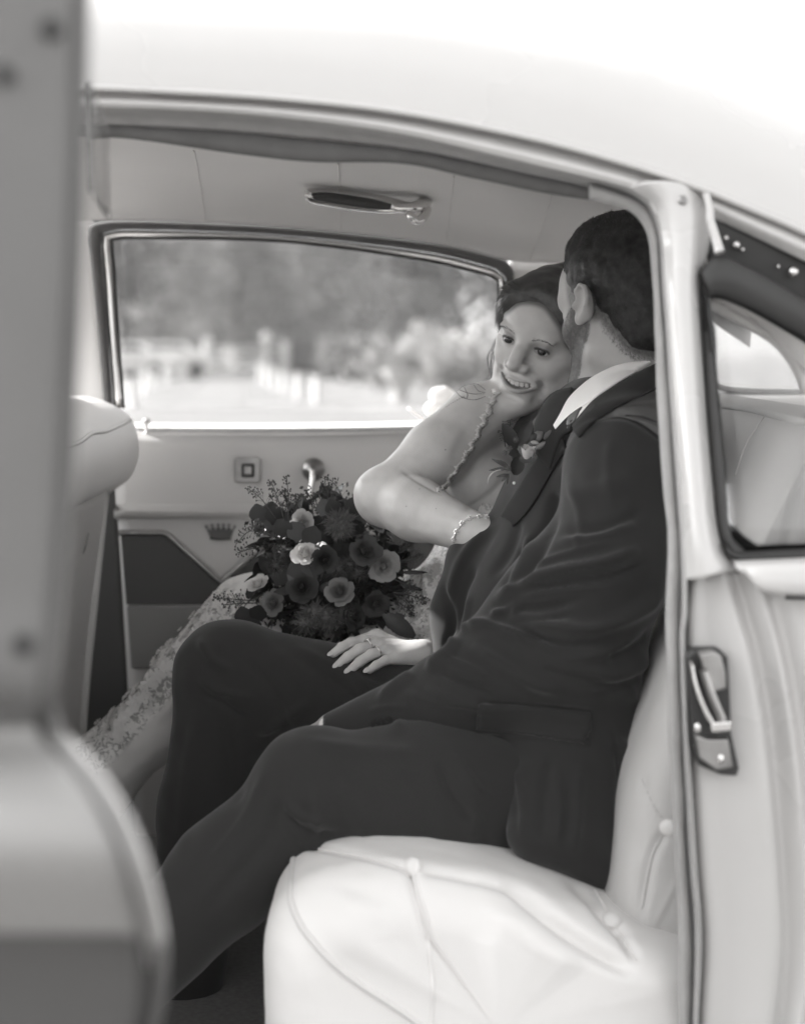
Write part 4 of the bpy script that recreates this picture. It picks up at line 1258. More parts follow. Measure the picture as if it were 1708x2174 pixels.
def taper_hair(Vh, Hd, ells, Vs, Fs, wid=.30, keep=.0012):
    """thin the hair down to the skin towards the hairline"""
    l = Hd.l(Vh)
    e = np.full(len(Vh), 9.0)
    for c, r in ells: e = np.minimum(e, np.sqrt((((l - np.array(c)) / np.array(r)) ** 2).sum(1)))
    near = np.linalg.norm(Vs - Hd.O, axis=1) < .19
    fk = near[np.asarray(Fs)].all(1)
    t = BVHTree.FromPolygons([tuple(v) for v in Vs], [tuple(int(i) for i in f) for f in np.asarray(Fs)[fk]])
    out = Vh.copy()
    for i in np.where(e < 1 + wid)[0]:
        q = t.find_nearest(Vector(Vh[i]), .05)
        if q[0] is None: continue
        k = float(sstep(.98, 1 + wid, e[i]))
        p = np.array(q[0]); d = Vh[i] - p
        if d @ np.array(q[1]) < 0: continue
        out[i] = p + d * k + np.array(q[1]) * keep * (1 - k)
    return out

# ------------------------------------------------------------------ the groom
GROOM = empty('person', P(1200, 1790, 2.35), 'bearded groom in a dark suit seen from behind his shoulder, nearer the open door', 'person')
fg = nrm(np.array([-.585, .805, -.10]))
HG = Head(P(1326, 653, 2.43), frame(fg, 0.0), 1.06)
neck_b = P(1335, 900, 2.45)
S = Sdf(P(640, 1950, 2.4) - [.02, .35, 0], [P(1480, 450, 2.4)[0] + .03, 2.75, P(1400, 440, 2.4)[2] + .02], 0.0026)
base_head(HG, S, True)
# nose, brow, ear
HG.cone(S, (0, .086, .0), (0, .104, -.034), .009, .0115, .012)
HG.ell(S, (0, .074, .014), (.046, .012, .009), .02)
for sx in (-1, 1):
    ear(HG, S, sx, .80, 20, 2, .010)
    HG.ell(S, (sx * .031, .096, -.004), (.016, .016, .012), .012, 'sub')
    HG.ell(S, (sx * .031, .074, -.003), (.0125, .0125, .0125), .004)
HG.cone(S, (-.02, .078, -.064), (.02, .078, -.064), .008, .008, .012)
nk0 = HG.w((0, -.022, -.045))
S.cone(nk0, neck_b, .061, .068, .03)
S.cone(HG.w((0, .02, -.07)), P(1285, 890, 2.46), .045, .055, .03)
# torso, arm and hand run on inside the suit
S.chain([neck_b, P(1290, 1080, 2.42), P(1215, 1350, 2.42), P(1200, 1640, 2.36)], [.08, .11, .12, .11], .05)
el = P(1240, 1400, 2.14); wr = P(712, 1556, 2.19)
S.chain([P(1330, 975, 2.24), el, wr], [.05, .04, .028], .03)
S.cone(neck_b, P(1330, 975, 2.24), .06, .05, .04)
hk = [P(655, 1560, 2.225), P(645, 1572, 2.24), P(640, 1586, 2.255), P(640, 1600, 2.27)]
ht = [P(590, 1606, 2.235), P(580, 1625, 2.25), P(583, 1640, 2.265), P(595, 1650, 2.28)]
for a, b in zip(hk, ht):
    S.cone(wr, a, .022, .0105, .008)
    finger(S, a, b, .0085, .004)
S.chain([wr, P(680, 1590, 2.23), P(640, 1620, 2.235)], [.016, .011, .008], .006)
for sgn, hip, kn, an, ft in ((0, P(1180, 1690, 2.13), P(655, 1655, 2.10), P(180, 2150, 2.07), None),):
    S.chain([P(1200, 1640, 2.3), hip, kn], [.09, .06, .045], .03)
Vg, Fg = S.mesh()
loc = HG.l(Vg)
x, y, z = loc.T
nz = np.array([mnoise.noise(Vector(v) * 260) for v in Vg]) * .5 + .5
# beard growth: sideburn down the jaw to the chin
t0 = -.004 + np.clip(-.045 - z, 0, 1) * .75
bd = sstep(t0, t0 + .010, y) * sstep(.012, -.012, z - .0) * sstep(-.142, -.118, z) * (np.abs(x) < .085) * (y < .105)
bd *= 1 - sstep(.0, .02, z + .028 - 0.0) * sstep(.03, .055, y)         # bare upper cheek
bd *= np.abs(x) < .0755
def eshell(c, r, a=.88, b=1.02): return sstep(a, b, np.sqrt((((loc - np.array(c)) / np.array(r)) ** 2).sum(1)))
scalp = eshell((0, .110, .008), (.11, .064, .104)) * eshell((0, .02, -.13), (.12, .085, .094), .985, 1.06) * eshell((0, -.055, -.150), (.12, .10, .080), .985, 1.06) * sstep(-.088, -.062, z) * (np.abs(x) < .0765)
jawline = sstep(-.125, -.095, z + .35 * np.clip(y, 0, .08) * 0 - (-.0) )
tone = np.clip(bd * (.62 + .4 * nz), 0, 1)
stub = sstep(-.01, .02, y) * sstep(-.05, -.09, z) * sstep(-.16, -.12, z) * (np.abs(x) < .085)
tone = np.maximum(tone, .10 * stub)
nape = eshell((0, .02, -.13), (.12, .085, .094), .95, 1.03) * eshell((0, -.055, -.150), (.12, .10, .080), .94, 1.02) * sstep(-.095, -.07, z) * (np.linalg.norm(loc, axis=1) < .16) * (np.abs(x) < .0765)
body_him = obj_np('body', Vg, Fg, M['skin_him'], GROOM)
head_near = np.linalg.norm(Vg - HG.O, axis=1) < .2
Ng = normals_of(Vg, Fg)

# hair: cap, then strands
S = Sdf(HG.O - .16, HG.O + .16, 0.0024)
HG.ell(S, (0, -.013, .042), (.0775, .098, .0835), .01)
HG.ell(S, (0, .018, .078), (.058, .052, .046), .03)
HG.ell(S, (0, -.060, -.015), (.062, .050, .062), .03)
HG.ell(S, (0, .110, .008), (.11, .064, .104), .02, 'sub')             # face
HG.ell(S, (0, .02, -.13), (.12, .085, .094), .012, 'sub')              # below the ears
HG.ell(S, (0, -.055, -.150), (.12, .10, .080), .022, 'sub')            # below the nape
for sx in (-1, 1):
    HG.ell(S, (sx * .088, -.008, -.012), (.021, .028, .036), .006, 'sub')
Vh, Fh = S.mesh()
loch = HG.l(Vh)
Vh = noise_disp(Vh, Fh, 70, .0025)
Vh = taper_hair(Vh, HG, [((0, .110, .008), (.11, .064, .104)), ((0, .02, -.13), (.12, .085, .094)), ((0, -.055, -.150), (.12, .10, .080))], Vg, Fg, .26)
def near_hair(Vs_, Vh_, Fh_, mask, a=.013, b=.004):
    t = BVHTree.FromPolygons([tuple(v) for v in Vh_], [tuple(int(i) for i in f) for f in Fh_])
    d = np.full(len(Vs_), 1.0)
    for i in np.where(mask)[0]:
        q = t.find_nearest(Vector(Vs_[i]), .03)
        if q[0] is not None: d[i] = q[3]
    return d
dh = near_hair(Vg, Vh, Fh, np.linalg.norm(loc, axis=1) < .15)
hairt = sstep(.014, .003, dh) * (.6 + .6 * nz) * (np.abs(x) < .0768)
hairt *= 1 - sstep(.035, .05, y)
tone_b = tone.copy()
tone = np.clip(np.maximum(tone, hairt * .85), 0, 1)
vcol(body_him, tone)
nape = (dh < .014) & (y < -.02) & (z < .0)
p, n = sample_surface(Vh, Fh, 22000)
q = HG.l(p)
flow = np.stack([np.sign(q[:, 0]) * .25 * (np.abs(q[:, 0]) / .07), -.75 + 0 * q[:, 0], -.15 - 1.1 * np.clip(-(q[:, 1] + .01) / .08, -0.4, 1.2)], 1)
topm = q[:, 2] > .095
flow[topm] = flow[topm] * .4 + np.array([.5, .75, .25])
flow += rng.normal(0, .22, flow.shape)
flow = flow @ HG.R.T
flow -= n * (flow * n).sum(1)[:, None]; flow /= np.linalg.norm(flow, axis=1)[:, None]
ln = np.where(q[:, 2] > .06, .014, np.where(q[:, 2] > .0, .011, .007)) * np.where(q[:, 1] > .03, .6, 1.0)
kp = ~((q[:, 1] > .028) & (q[:, 2] < .05))
Vs, Fs = strands(p[kp], flow[kp], n[kp], ln[kp], .0010, .0022, .001)
V, F = np.vstack([Vh, Vs]), np.vstack([Fh, Fs + len(Vh)])
obj_np('hair', V, F, M['hair_dark'], GROOM)
# beard and nape strands
Fq = Fg[((tone_b[Fg].mean(1) > .12) | nape[Fg].all(1)) & head_near[Fg].all(1)]
p, n = sample_surface(Vg, Fq, 20000)
q = HG.l(p)
isb = q[:, 1] > -.008
flow = np.where(isb[:, None], np.array([0, .35, -1.0]), np.array([0, -.35, -1.0])) + rng.normal(0, .5, (len(p), 3))
flow = flow @ HG.R.T
flow -= n * (flow * n).sum(1)[:, None]; flow /= np.linalg.norm(flow, axis=1)[:, None]
keep = isb | (rng.random(len(p)) < .35)
keep = isb | (rng.random(len(p)) < .6)
Vs, Fs = strands(p[keep], flow[keep], n[keep], np.where(isb, .0052, .0045)[keep], .0005, .0022, .001, 3)
obj_np('beard', Vs, Fs, M['beard'], GROOM)

# ---- trousers
S = Sdf([-.60, 1.90, .22], [P(1450, 1500, 2.6)[0], 2.80, .98], 0.0055)
S.ell(P(1190, 1690, 2.38), (.15, .22, .11), k=.05)
S.chain([P(1150, 1705, 2.13), P(900, 1688, 2.11), P(668, 1676, 2.105)], [.092, .088, .070], .05)
S.chain([P(668, 1678, 2.105), P(480, 1860, 2.09), P(180, 2170, 2.07)], [.070, .067, .056], .035)
S.ell(P(655, 1664, 2.10), (.060, .06, .062), k=.03)
S.chain([P(1150, 1610, 2.50), P(820, 1520, 2.515), P(485, 1432, 2.52)], [.105, .095, .078], .04)
S.chain([P(485, 1435, 2.52), P(440, 1720, 2.50), P(390, 2080, 2.46)], [.077, .070, .062], .035)
V, F = S.mesh(2)
TR = [([(420, 1440), (470, 1470), (540, 1480)], 9, .005), ([(425, 1470), (480, 1500), (530, 1530)], 9, -.005), ([(600, 1700), (640, 1735), (700, 1745)], 9, .005), ([(610, 1730), (650, 1765), (720, 1770)], 9, -.005), ([(620, 1760), (660, 1795), (730, 1790)], 8, .004),
      ([(960, 1600), (1000, 1660), (1040, 1700)], 12, .005), ([(930, 1620), (960, 1690), (1000, 1740)], 10, -.005), ([(720, 1400), (760, 1440), (830, 1470)], 9, .004), ([(700, 1430), (750, 1475), (820, 1510)], 9, -.004),
      ([(420, 1352), (450, 1400), (500, 1430)], 14, .006), ([(560, 1380), (640, 1430), (690, 1500)], 26, .004), ([(620, 1375), (740, 1440), (790, 1520)], 18, .005), ([(820, 1440), (850, 1500), (840, 1560)], 16, .004),
      ([(640, 1575), (760, 1590), (900, 1600)], 22, .004), ([(560, 1640), (520, 1740), (430, 1850)], 16, .004), ([(600, 1690), (560, 1790), (420, 1950)], 22, -.004),
      ([(650, 1680), (672, 1740), (668, 1800)], 12, .005), ([(700, 1660), (760, 1730), (780, 1800)], 26, .004), ([(850, 1640), (900, 1720), (905, 1800)], 30, -.004), ([(980, 1640), (1005, 1720), (990, 1800)], 24, .004),
      ([(420, 1500), (400, 1650), (380, 1800)], 20, .004), ([(470, 1460), (500, 1600), (500, 1720)], 18, -.004), ([(545, 1560), (600, 1530), (660, 1490)], 12, .006),
      ([(520, 1395), (580, 1470), (620, 1560)], 14, -.004)]
V = carve(V, F, [(L[0], L[1] * .75, L[2] * 1.3) for L in TR])
V = noise_disp(V, F, 9, .003)
V = noise_disp(V, F, 32, .0012)
obj_np('trousers', V, F, M['trousers'], GROOM)
for a, b, c, d in (((170, 2170, 2.07), (110, 2300, 2.07), (-60, 2330, 2.06), .045), ((390, 2080, 2.46), (380, 2160, 2.46), (230, 2190, 2.44), .042)):
    S = Sdf(P(*c) - [.1, .12, .12], P(*a) + [.14, .12, .10], .006)
    S.chain([P(*a), P(*b), P(*c)], [d, d, d * .8], .03)
    V, F = S.mesh()
    obj_np('shoe', V, F, M['shoe'], GROOM)

# ---- jacket
S = Sdf([P(640, 1500, 2.2)[0] - .02, 1.93, .48], [.47, 2.80, P(1380, 740, 2.4)[2]], 0.0042)
S.ell(P(1300, 1075, 2.43), (.145, .19, .20), k=.05)
S.ell(P(1235, 1330, 2.42), (.178, .185, .20), k=.05)
S.ell(P(1225, 1600, 2.36), (.17, .235, .15), k=.06)
S.chain([P(1108, 1092, 2.46), P(1010, 1190, 2.46), P(968, 1300, 2.46), P(970, 1420, 2.46)], [.025, .03, .028, .035], .05)
S.chain([P(1170, 960, 2.50), P(1130, 1060, 2.47)], [.035, .030], .05)
S.chain([P(1385, 885, 2.43), P(1360, 930, 2.33), P(1338, 985, 2.22)], [.050, .070, .080], .05)      # shoulder
S.chain([P(1345, 930, 2.48), P(1240, 925, 2.60), P(1200, 960, 2.66)], [.05, .06, .07], .05)
S.chain([P(1200, 960, 2.66), P(1120, 900, 2.74)], [.065, .055], .04)                              # far shoulder towards her
S.chain([P(1332, 985, 2.20), P(1290, 1200, 2.145), P(1235, 1400, 2.13)], [.080, .077, .073], .03)   # upper arm
S.chain([P(1235, 1400, 2.13), P(980, 1472, 2.14), P(716, 1556, 2.165)], [.072, .056, .030], .03)
S.chain([P(1180, 1240, 2.16), P(1060, 1370, 2.16)], [.060, .050], .04)
S.chain([P(1150, 1560, 2.15), P(1135, 1765, 2.03)], [.06, .035], .05)                             # skirt
S.chain([P(1225, 1600, 2.13), P(1215, 1790, 2.03)], [.06, .034], .05)
S.chain([P(1270, 1580, 2.14), P(1272, 1842, 2.045)], [.06, .030], .05)
S.chain([P(1340, 1500, 2.20), P(1330, 1740, 2.14)], [.06, .05], .05)
# open cuff and neck
S.cone(P(1330, 900, 2.47), P(1330, 700, 2.47), .070, .085, .012, 'sub')
S.cone(P(1245, 935, 2.47), P(1215, 820, 2.50), .035, .05, .02, 'sub')
S.cone(P(700, 1561, 2.168), P(600, 1590, 2.18), .026, .030, .004, 'sub')
V, F = S.mesh(2)
JK2 = [([(1205, 1000), (1230, 1090), (1225, 1180)], 14, .003), ([(1300, 930), (1290, 1000), (1300, 1080)], 18, .003), ([(1120, 1215), (1160, 1190), (1220, 1170), (1300, 1150)], 9, .004), ([(1105, 1268), (1180, 1252), (1270, 1245)], 8, .004),
       ([(1060, 1330), (1120, 1350), (1180, 1385)], 9, .005), ([(1090, 1320), (1150, 1318), (1220, 1305)], 8, -.004), ([(940, 1400), (990, 1415), (1050, 1440)], 9, .004), ([(860, 1470), (920, 1490), (990, 1500)], 9, .003),
       ([(780, 1510), (830, 1500), (880, 1505)], 8, .003), ([(1200, 1400), (1280, 1390), (1360, 1350)], 9, .004), ([(1230, 1450), (1310, 1455), (1390, 1420)], 9, -.004), ([(1150, 1420), (1220, 1440), (1290, 1440)], 9, -.004),
       ([(1110, 1160), (1090, 1210), (1060, 1250)], 8, -.004), ([(1010, 1200), (985, 1260), (975, 1330)], 9, -.004), ([(1000, 1260), (990, 1310), (985, 1350)], 8, .004), ([(1180, 1640), (1190, 1720), (1180, 1800)], 10, .003), ([(1090, 1620), (1110, 1700), (1110, 1780)], 12, .004), ([(1330, 1450), (1360, 1520), (1360, 1600)], 12, .004)]
JK = [
 # armhole seam and sleeve head
 ([(1182, 985), (1196, 945), (1225, 903), (1265, 884), (1310, 882), (1355, 895), (1400, 930)], 7, -.004, 'full'),
 ([(1176, 1060), (1165, 1120), (1130, 1200), (1098, 1240)], 12, -.009, 'full'),
 # sleeve folds
 ([(1050, 1278), (1100, 1242), (1180, 1212), (1290, 1190), (1360, 1165)], 16, .010),
 ([(1046, 1284), (1100, 1292), (1160, 1290), (1240, 1270)], 12, -.006),
 ([(1040, 1312), (1080, 1290), (1100, 1300)], 12, .008),
 ([(1120, 1250), (1200, 1240), (1290, 1225), (1380, 1190)], 13, -.006),
 ([(1075, 1310), (1170, 1330), (1270, 1335), (1360, 1290), (1410, 1240)], 22, .010),
 ([(1110, 1345), (1200, 1365), (1290, 1362)], 18, -.007),
 ([(985, 1335), (1030, 1325), (1080, 1340), (1140, 1370)], 14, .009),
 ([(970, 1350), (950, 1390), (905, 1425)], 14, .009),
 ([(1000, 1370), (1060, 1410), (1130, 1450), (1200, 1470)], 18, .007),
 ([(920, 1420), (980, 1450), (1060, 1480)], 14, -.006),
 ([(880, 1430), (850, 1450), (800, 1490)], 14, .006),
 ([(900, 1460), (970, 1490), (1050, 1510)], 12, .005),
 ([(1190, 1060), (1270, 1040), (1350, 1010)], 30, .004),
 ([(1200, 1130), (1290, 1120), (1370, 1080)], 16, -.005),
 ([(1180, 1150), (1260, 1140), (1350, 1110)], 14, .005),
 ([(1280, 1400), (1340, 1380), (1400, 1330)], 22, -.006),
 ([(1250, 1430), (1330, 1430), (1400, 1380)], 20, .006),
 # body folds
 ([(1060, 1110), (1000, 1160), (965, 1225), (950, 1300)], 16, .006),
 ([(1100, 1100), (1085, 1160), (1040, 1230)], 16, -.005),
 ([(1130, 1130), (1110, 1180), (1075, 1240)], 14, .005),
 ([(940, 1240), (960, 1320), (945, 1390)], 12, -.006),
 # patch flap, skirt edges
 ([(1018, 1492), (1090, 1496), (1180, 1504), (1254, 1512)], 4, -.004, 'full'),
 ([(1254, 1512), (1252, 1545), (1240, 1575)], 4, .0035, 'full'),
 ([(1240, 1577), (1150, 1566), (1060, 1556), (1010, 1552)], 5, .0035, 'full'),
 ([(1012, 1570), (1040, 1640), (1055, 1720), (1060, 1800)], 8, .006, 'full'),
 ([(1300, 1540), (1312, 1640), (1310, 1760)], 10, -.004), ([(1170, 1600), (1155, 1690), (1150, 1790)], 20, -.004), ([(1230, 1620), (1225, 1720), (1215, 1820)], 20, .005),
 ([(1290, 1560), (1340, 1600), (1380, 1590)], 20, .006)]
V = carve(V, F, [(L[0], L[1] * (.72 if len(L) < 4 else 1), L[2] * (1.3 if len(L) < 4 else 1)) + tuple(L[3:]) for L in JK + JK2])
V = noise_disp(V, F, 11, .0025)
V = noise_disp(V, F, 34, .0011)
JC = Caster((V, [tuple(f) for f in F]))
obj_np('jacket', V, F, M['suit'], GROOM)
JACK = GROOM.children[-1]

def cast_patch(C, poly_rows, nu, nv, lift, thick=0.0015):
    """cloth patch laid on a surface: rows of picture points"""
    R = np.array([crom(r, nv) for r in poly_rows]); R = np.stack([crom(R[:, j], nu) for j in range(nv)], 1)
    V = []
    for i in range(nu):
        for j in range(nv):
            h, n = C.hit(R[i, j, 0], R[i, j, 1], lift)
            V.append(h if h is not None else [np.nan] * 3)
    V = np.array(V)
    bad = np.isnan(V[:, 0])
    if bad.any():
        good = np.where(~bad)[0]
        ij = np.array([(i, j) for i in range(nu) for j in range(nv)])
        px = R.reshape(-1, 2)
        for b_ in np.where(bad)[0]:
            k = good[np.argmin(((ij[good] - ij[b_]) ** 2).sum(1))]
            V[b_] = P(px[b_, 0], px[b_, 1], V[k, 1])
    return V, grid_faces(nu, nv)

# pocket flap, breast-pocket welt, cuff buttons
Vp, Fp = cast_patch(JC, [[(1016, 1495), (1130, 1500), (1253, 1514)], [(1012, 1525), (1130, 1533), (1252, 1546)], [(1012, 1549), (1130, 1562), (1238, 1576)]], 10, 24, .0025)
obj('pocket_flap', Vp, Fp, M['suit'], JACK, solid=.003, off=1)
for q in ((800, 1538), (812, 1534), (824, 1531)):
    h, n = JC.hit(q[0], q[1], .002)
    if h is not None: obj('cuff_button', *lathe([(.0072, 0), (.0075, .002), (.006, .0032), (.003, .0026), (.0005, .0026)], h, n, 14), M['lapel'], JACK)

def front(rows, lift, C=None, nv=40, nu=14):
    """smoothed patch kept just in front of the cloth below it"""
    R = np.array([crom(r, nv) for r in rows]); R = np.stack([crom(R[:, j], nu) for j in range(nv)], 1)
    V = []
    for i in range(nu):
        l = lift if np.isscalar(lift) else np.interp(i / (nu - 1), np.linspace(0, 1, len(lift)), lift)
        for j in range(nv):
            px, py, Y = R[i, j]
            h, n = (C or JC).hit(px, py)
            if h is not None: Y = min(Y, h[1] - l)
            V.append(P(px, py, Y))
    V = np.array(V); F = grid_faces(nu, nv)
    G_ = V.reshape(nu, nv, 3)
    for _ in range(3):
        A = G_.copy(); A[1:-1, 1:-1] = (G_[:-2, 1:-1] + G_[2:, 1:-1] + G_[1:-1, :-2] + G_[1:-1, 2:]) / 4
        G_ = np.minimum(A[..., 1], G_[..., 1])[..., None] * [0, 1, 0] + G_ * [1, 0, 1]
    return G_.reshape(-1, 3), F
# shirt collar
col_out = [(1392, 758), (1350, 766), (1310, 777), (1262, 800), (1228, 826), (1206, 850), (1190, 880), (1176, 904)]
col_in = [(1392, 764), (1360, 786), (1320, 808), (1280, 834), (1246, 858), (1218, 876), (1198, 893), (1180, 912)]
Ys = [2.365, 2.355, 2.35, 2.352, 2.362, 2.375, 2.39, 2.41]
rows = []
for t, dy in ((0, .012), (.15, .0), (.55, -.006), (1, .004)):
    rows.append([(a[0] * (1 - t) + b[0] * t, a[1] * (1 - t) + b[1] * t, Y_ + dy) for a, b, Y_ in zip(col_out, col_in, Ys)])
obj('collar', *front(rows, .008, nv=50), M['shirt'], GROOM, solid=.0022, off=1)
# collar stand behind it
rows = [[(1395, 750, 2.38), (1320, 768, 2.39), (1255, 800, 2.40), (1215, 835, 2.42), (1200, 868, 2.45)], [(1392, 768, 2.385), (1320, 806, 2.39), (1260, 842, 2.40), (1225, 868, 2.42), (1198, 890, 2.45)]]
obj('shirt', *sheet(rows, 10, 30), M['shirt'], GROOM, solid=.002, off=1)
shirt = GROOM.children[-1]
obj('shirt_front', *front([[(1270, 838, 2.352), (1240, 862, 2.362), (1214, 885, 2.375)], [(1262, 850, 2.350), (1240, 874, 2.358), (1216, 905, 2.37)]], .004, nv=12, nu=6), M['shirt'], shirt, solid=.002, off=1)
obj('tie', *front([[(1262, 842, 2.348), (1240, 858, 2.356), (1205, 890, 2.37)], [(1246, 852, 2.344), (1230, 872, 2.352), (1206, 900, 2.365)], [(1236, 866, 2.348), (1226, 890, 2.354), (1208, 915, 2.365)]], .003, nv=16, nu=8), M['tie'], GROOM, solid=.004, off=1)
# jacket collar and lapels
obj('jacket_collar', *front([[(1398, 772, 2.352), (1350, 796, 2.342), (1300, 826, 2.335), (1262, 852, 2.338), (1238, 878, 2.345), (1216, 905, 2.35)],
                             [(1398, 792, 2.330), (1350, 815, 2.322), (1304, 845, 2.316), (1268, 868, 2.318), (1244, 890, 2.325), (1220, 915, 2.335)],
                             [(1400, 815, 2.335), (1355, 833, 2.320), (1310, 858, 2.312), (1275, 878, 2.315), (1250, 897, 2.322), (1226, 925, 2.335)],
                             [(1402, 822, 2.350), (1358, 842, 2.338), (1314, 864, 2.330), (1280, 884, 2.328), (1252, 905, 2.335), (1230, 930, 2.345)]], [.003, .006, .006, .003], nv=40), M['lapel'], JACK, solid=.003, off=1)
Vp, Fp = front([[(1402, 824, 2.36), (1356, 845, 2.34), (1312, 868, 2.33), (1276, 886, 2.33), (1262, 893, 2.33)], [(1404, 872, 2.33), (1358, 868, 2.32), (1314, 876, 2.32), (1280, 889, 2.32), (1262, 895, 2.32)], [(1408, 934, 2.30), (1362, 900, 2.30), (1316, 886, 2.30), (1282, 891, 2.31), (1262, 897, 2.32)]], .0012, nv=50, nu=24)
Vp = carve(Vp, Fp, [([(1300, 872), (1350, 868), (1404, 872)], 5, .0025), ([(1310, 880), (1360, 884), (1406, 900)], 5, -.0025), ([(1330, 858), (1370, 852), (1404, 850)], 5, .002), ([(1340, 890), (1380, 902), (1406, 918)], 4, .002)])
obj('shoulder_highlight', Vp, Fp, M['shoulder'], JACK, solid=.001, off=1)  # light on the jacket shoulder put into a paler patch
# far lapel rising behind the shirt collar
obj('far_lapel', *front([[(1216, 826, 2.56), (1180, 835, 2.57), (1155, 860, 2.58), (1140, 900, 2.58), (1132, 950, 2.57)], [(1222, 870, 2.48), (1190, 885, 2.49), (1170, 905, 2.49), (1160, 935, 2.49), (1150, 975, 2.48)], [(1215, 915, 2.42), (1200, 925, 2.42), (1190, 940, 2.42), (1180, 965, 2.42), (1170, 1000, 2.42)]], .003, nv=24), M['lapel'], JACK, solid=.004, off=1)
# near lapel: the turned front edge with the breast seen from the side
obj('near_lapel', *front([[(1172, 908, 2.40), (1150, 960, 2.395), (1114, 1020, 2.40), (1088, 1062, 2.42), (1066, 1098, 2.44)], [(1196, 930, 2.345), (1165, 985, 2.335), (1128, 1045, 2.345), (1105, 1085, 2.37), (1085, 1108, 2.40)], [(1202, 950, 2.33), (1174, 1000, 2.32), (1140, 1060, 2.335), (1112, 1098, 2.36), (1090, 1118, 2.39)]], [.0015, .002, .001], nv=30), M['lapel'], JACK, solid=.003, off=1)
# white shirt cuff
obj('shirt_cuff', *tube([P(712, 1556, 2.170), P(692, 1561, 2.174)], [.0235, .0225], 16, 4, caps=False), M['shirt'], GROOM, solid=.002)

# ------------------------------------------------------------------ the bride
BRIDE = empty('person', P(1010, 1560, 2.78), 'smiling bride in a white lace gown leaning her head against the groom', 'person')
fb = nrm(-.57 * RT - .30 * UP - .767 * FW)
xb = -.81 * RT + .362 * UP + .46 * FW
xb = nrm(xb - fb * (xb @ fb))
RB = np.stack([xb, fb, np.cross(xb, fb)], 1)
HB = Head(P(1114.5, 731, 2.60) - fb * .080, RB, .985)
H = HB
S = Sdf([P(745, 1050, 2.6)[0] - .03, 2.36, P(1000, 1445, 2.6)[2]], [P(1225, 700, 2.75)[0] + .02, 2.90, P(1100, 545, 2.7)[2]], 0.002)
H.ell(S, (0, -.012, .030), (.071, .088, .072), .01)
H.ell(S, (0, .024, -.030), (.061, .060, .086), .03)
H.ell(S, (0, .050, .034), (.055, .038, .044), .03)
for sx in (-1, 1):
    H.cone(S, (sx * .046 + .003, .000, -.062), (sx * .014 + .008, .062, -.104), .020, .016, .025)
    H.ell(S, (sx * .052, .042, -.018), (.018, .022, .016), .02)
    H.ell(S, (sx * .043, .047, -.062), (.020, .022, .026), .02)
    H.ell(S, (sx * .036, .0665, -.031), (.021, .016, .0165), .016)             # cheek apples
H.ell(S, (.008, .0725, -.106), (.0215, .0175, .0175), .018)
H.cone(S, (.004, .045, -.09), (0, -.015, -.08), .022, .036, .03)
for sx in (-1, 1):
    H.ell(S, (sx * .031, .0945, .001), (.0170, .0130, .0105), .012, 'sub')   # sockets
    H.ell(S, (sx * .031, .0735, -.001), (.0142, .0142, .0138), .005)           # lids
    H.ell(S, (sx * .031, .081, .0175), (.020, .008, .0055), .010)             # brow
    H.ell(S, (sx * .031, .0880, -.0022), (.0132, .0085, .0032), .0022, 'sub', rot=roty(sx * -.14))
H.ell(S, (0, .081, .012), (.018, .008, .012), .012)
H.chain(S, [(0, .085, .006), (0, .0975, -.012), (0, .1065, -.0265)], [.0082, .0086, .0112], .011)
H.ell(S, (0, .1015, -.0365), (.0062, .0085, .0050), .006)
for sx in (-1, 1):
    H.ell(S, (sx * .0142, .0945, -.0340), (.0086, .0108, .0076), .007)
    H.ell(S, (sx * .0066, .1030, -.0425), (.0034, .0050, .0028), .002, 'sub')
H.ell(S, (0, .0815, -.058), (.034, .0120, .018), .016)                        # upper lip and muzzle
H.ell(S, (0, .0770, -.083), (.024, .0120, .012), .014)
MX, MY = .0008, .0945
def my(u): return MY - .0195 * u * u
def up_(u): return np.array([.0360 * u + MX, my(u), -.0590 + .0050 * u * u + .0014 * u + .0008 * math.exp(-(u / .2) ** 2) * -1])
def lo_(u): return np.array([.0360 * u + MX, my(u) - .0010, -.0692 + .0152 * u * u + .0014 * u])
us = np.linspace(-1, 1, 15)
upper = [up_(u) + [0, .0002, .0030 * (1 - .6 * u * u)] for u in us]
lower = [lo_(u) + [0, .0006, -.0040 * (1 - .5 * u * u)] for u in us]
H.chain(S, upper, [.0018 + .0016 * (1 - u * u) for u in us], .004)
H.chain(S, lower, [.0018 + .0028 * (1 - u * u) for u in us], .004)
uc = np.linspace(-.80, .90, 14)
for i in range(len(uc) - 1):
    u, v = uc[i], uc[i + 1]
    for k in np.linspace(.12, .88, 5):
        a = up_(u) * (1 - k) + lo_(u) * k; b = up_(v) * (1 - k) + lo_(v) * k
        w0 = min(.0024, max(.0006, (up_(u)[2] - lo_(u)[2]) * .28)); w1 = min(.0024, max(.0006, (up_(v)[2] - lo_(v)[2]) * .28))
        H.cone(S, a + [0, .004, 0], b + [0, .004, 0], w0, w1, .0012, 'sub')
        H.cone(S, a + [0, -.001, 0], b + [0, -.001, 0], w0, w1, .0012, 'sub')
        H.cone(S, a + [0, -.006, 0], b + [0, -.006, 0], w0 * 1.2, w1 * 1.2, .0012, 'sub')
for sx in (-1, 1):                                                              # smile folds, corners
    H.chain(S, [(sx * .0205, .0940, -.036), (sx * .0300, .0890, -.0435), (sx * .0385, .0800, -.0530), (sx * .0415, .0700, -.066)], [.0016, .0028, .0026, .0010], .008, 'sub')
    ear(H, S, sx, .9)
H.ell(S, (.005, .0875, -.0895), (.018, .004, .0030), .012, 'sub')
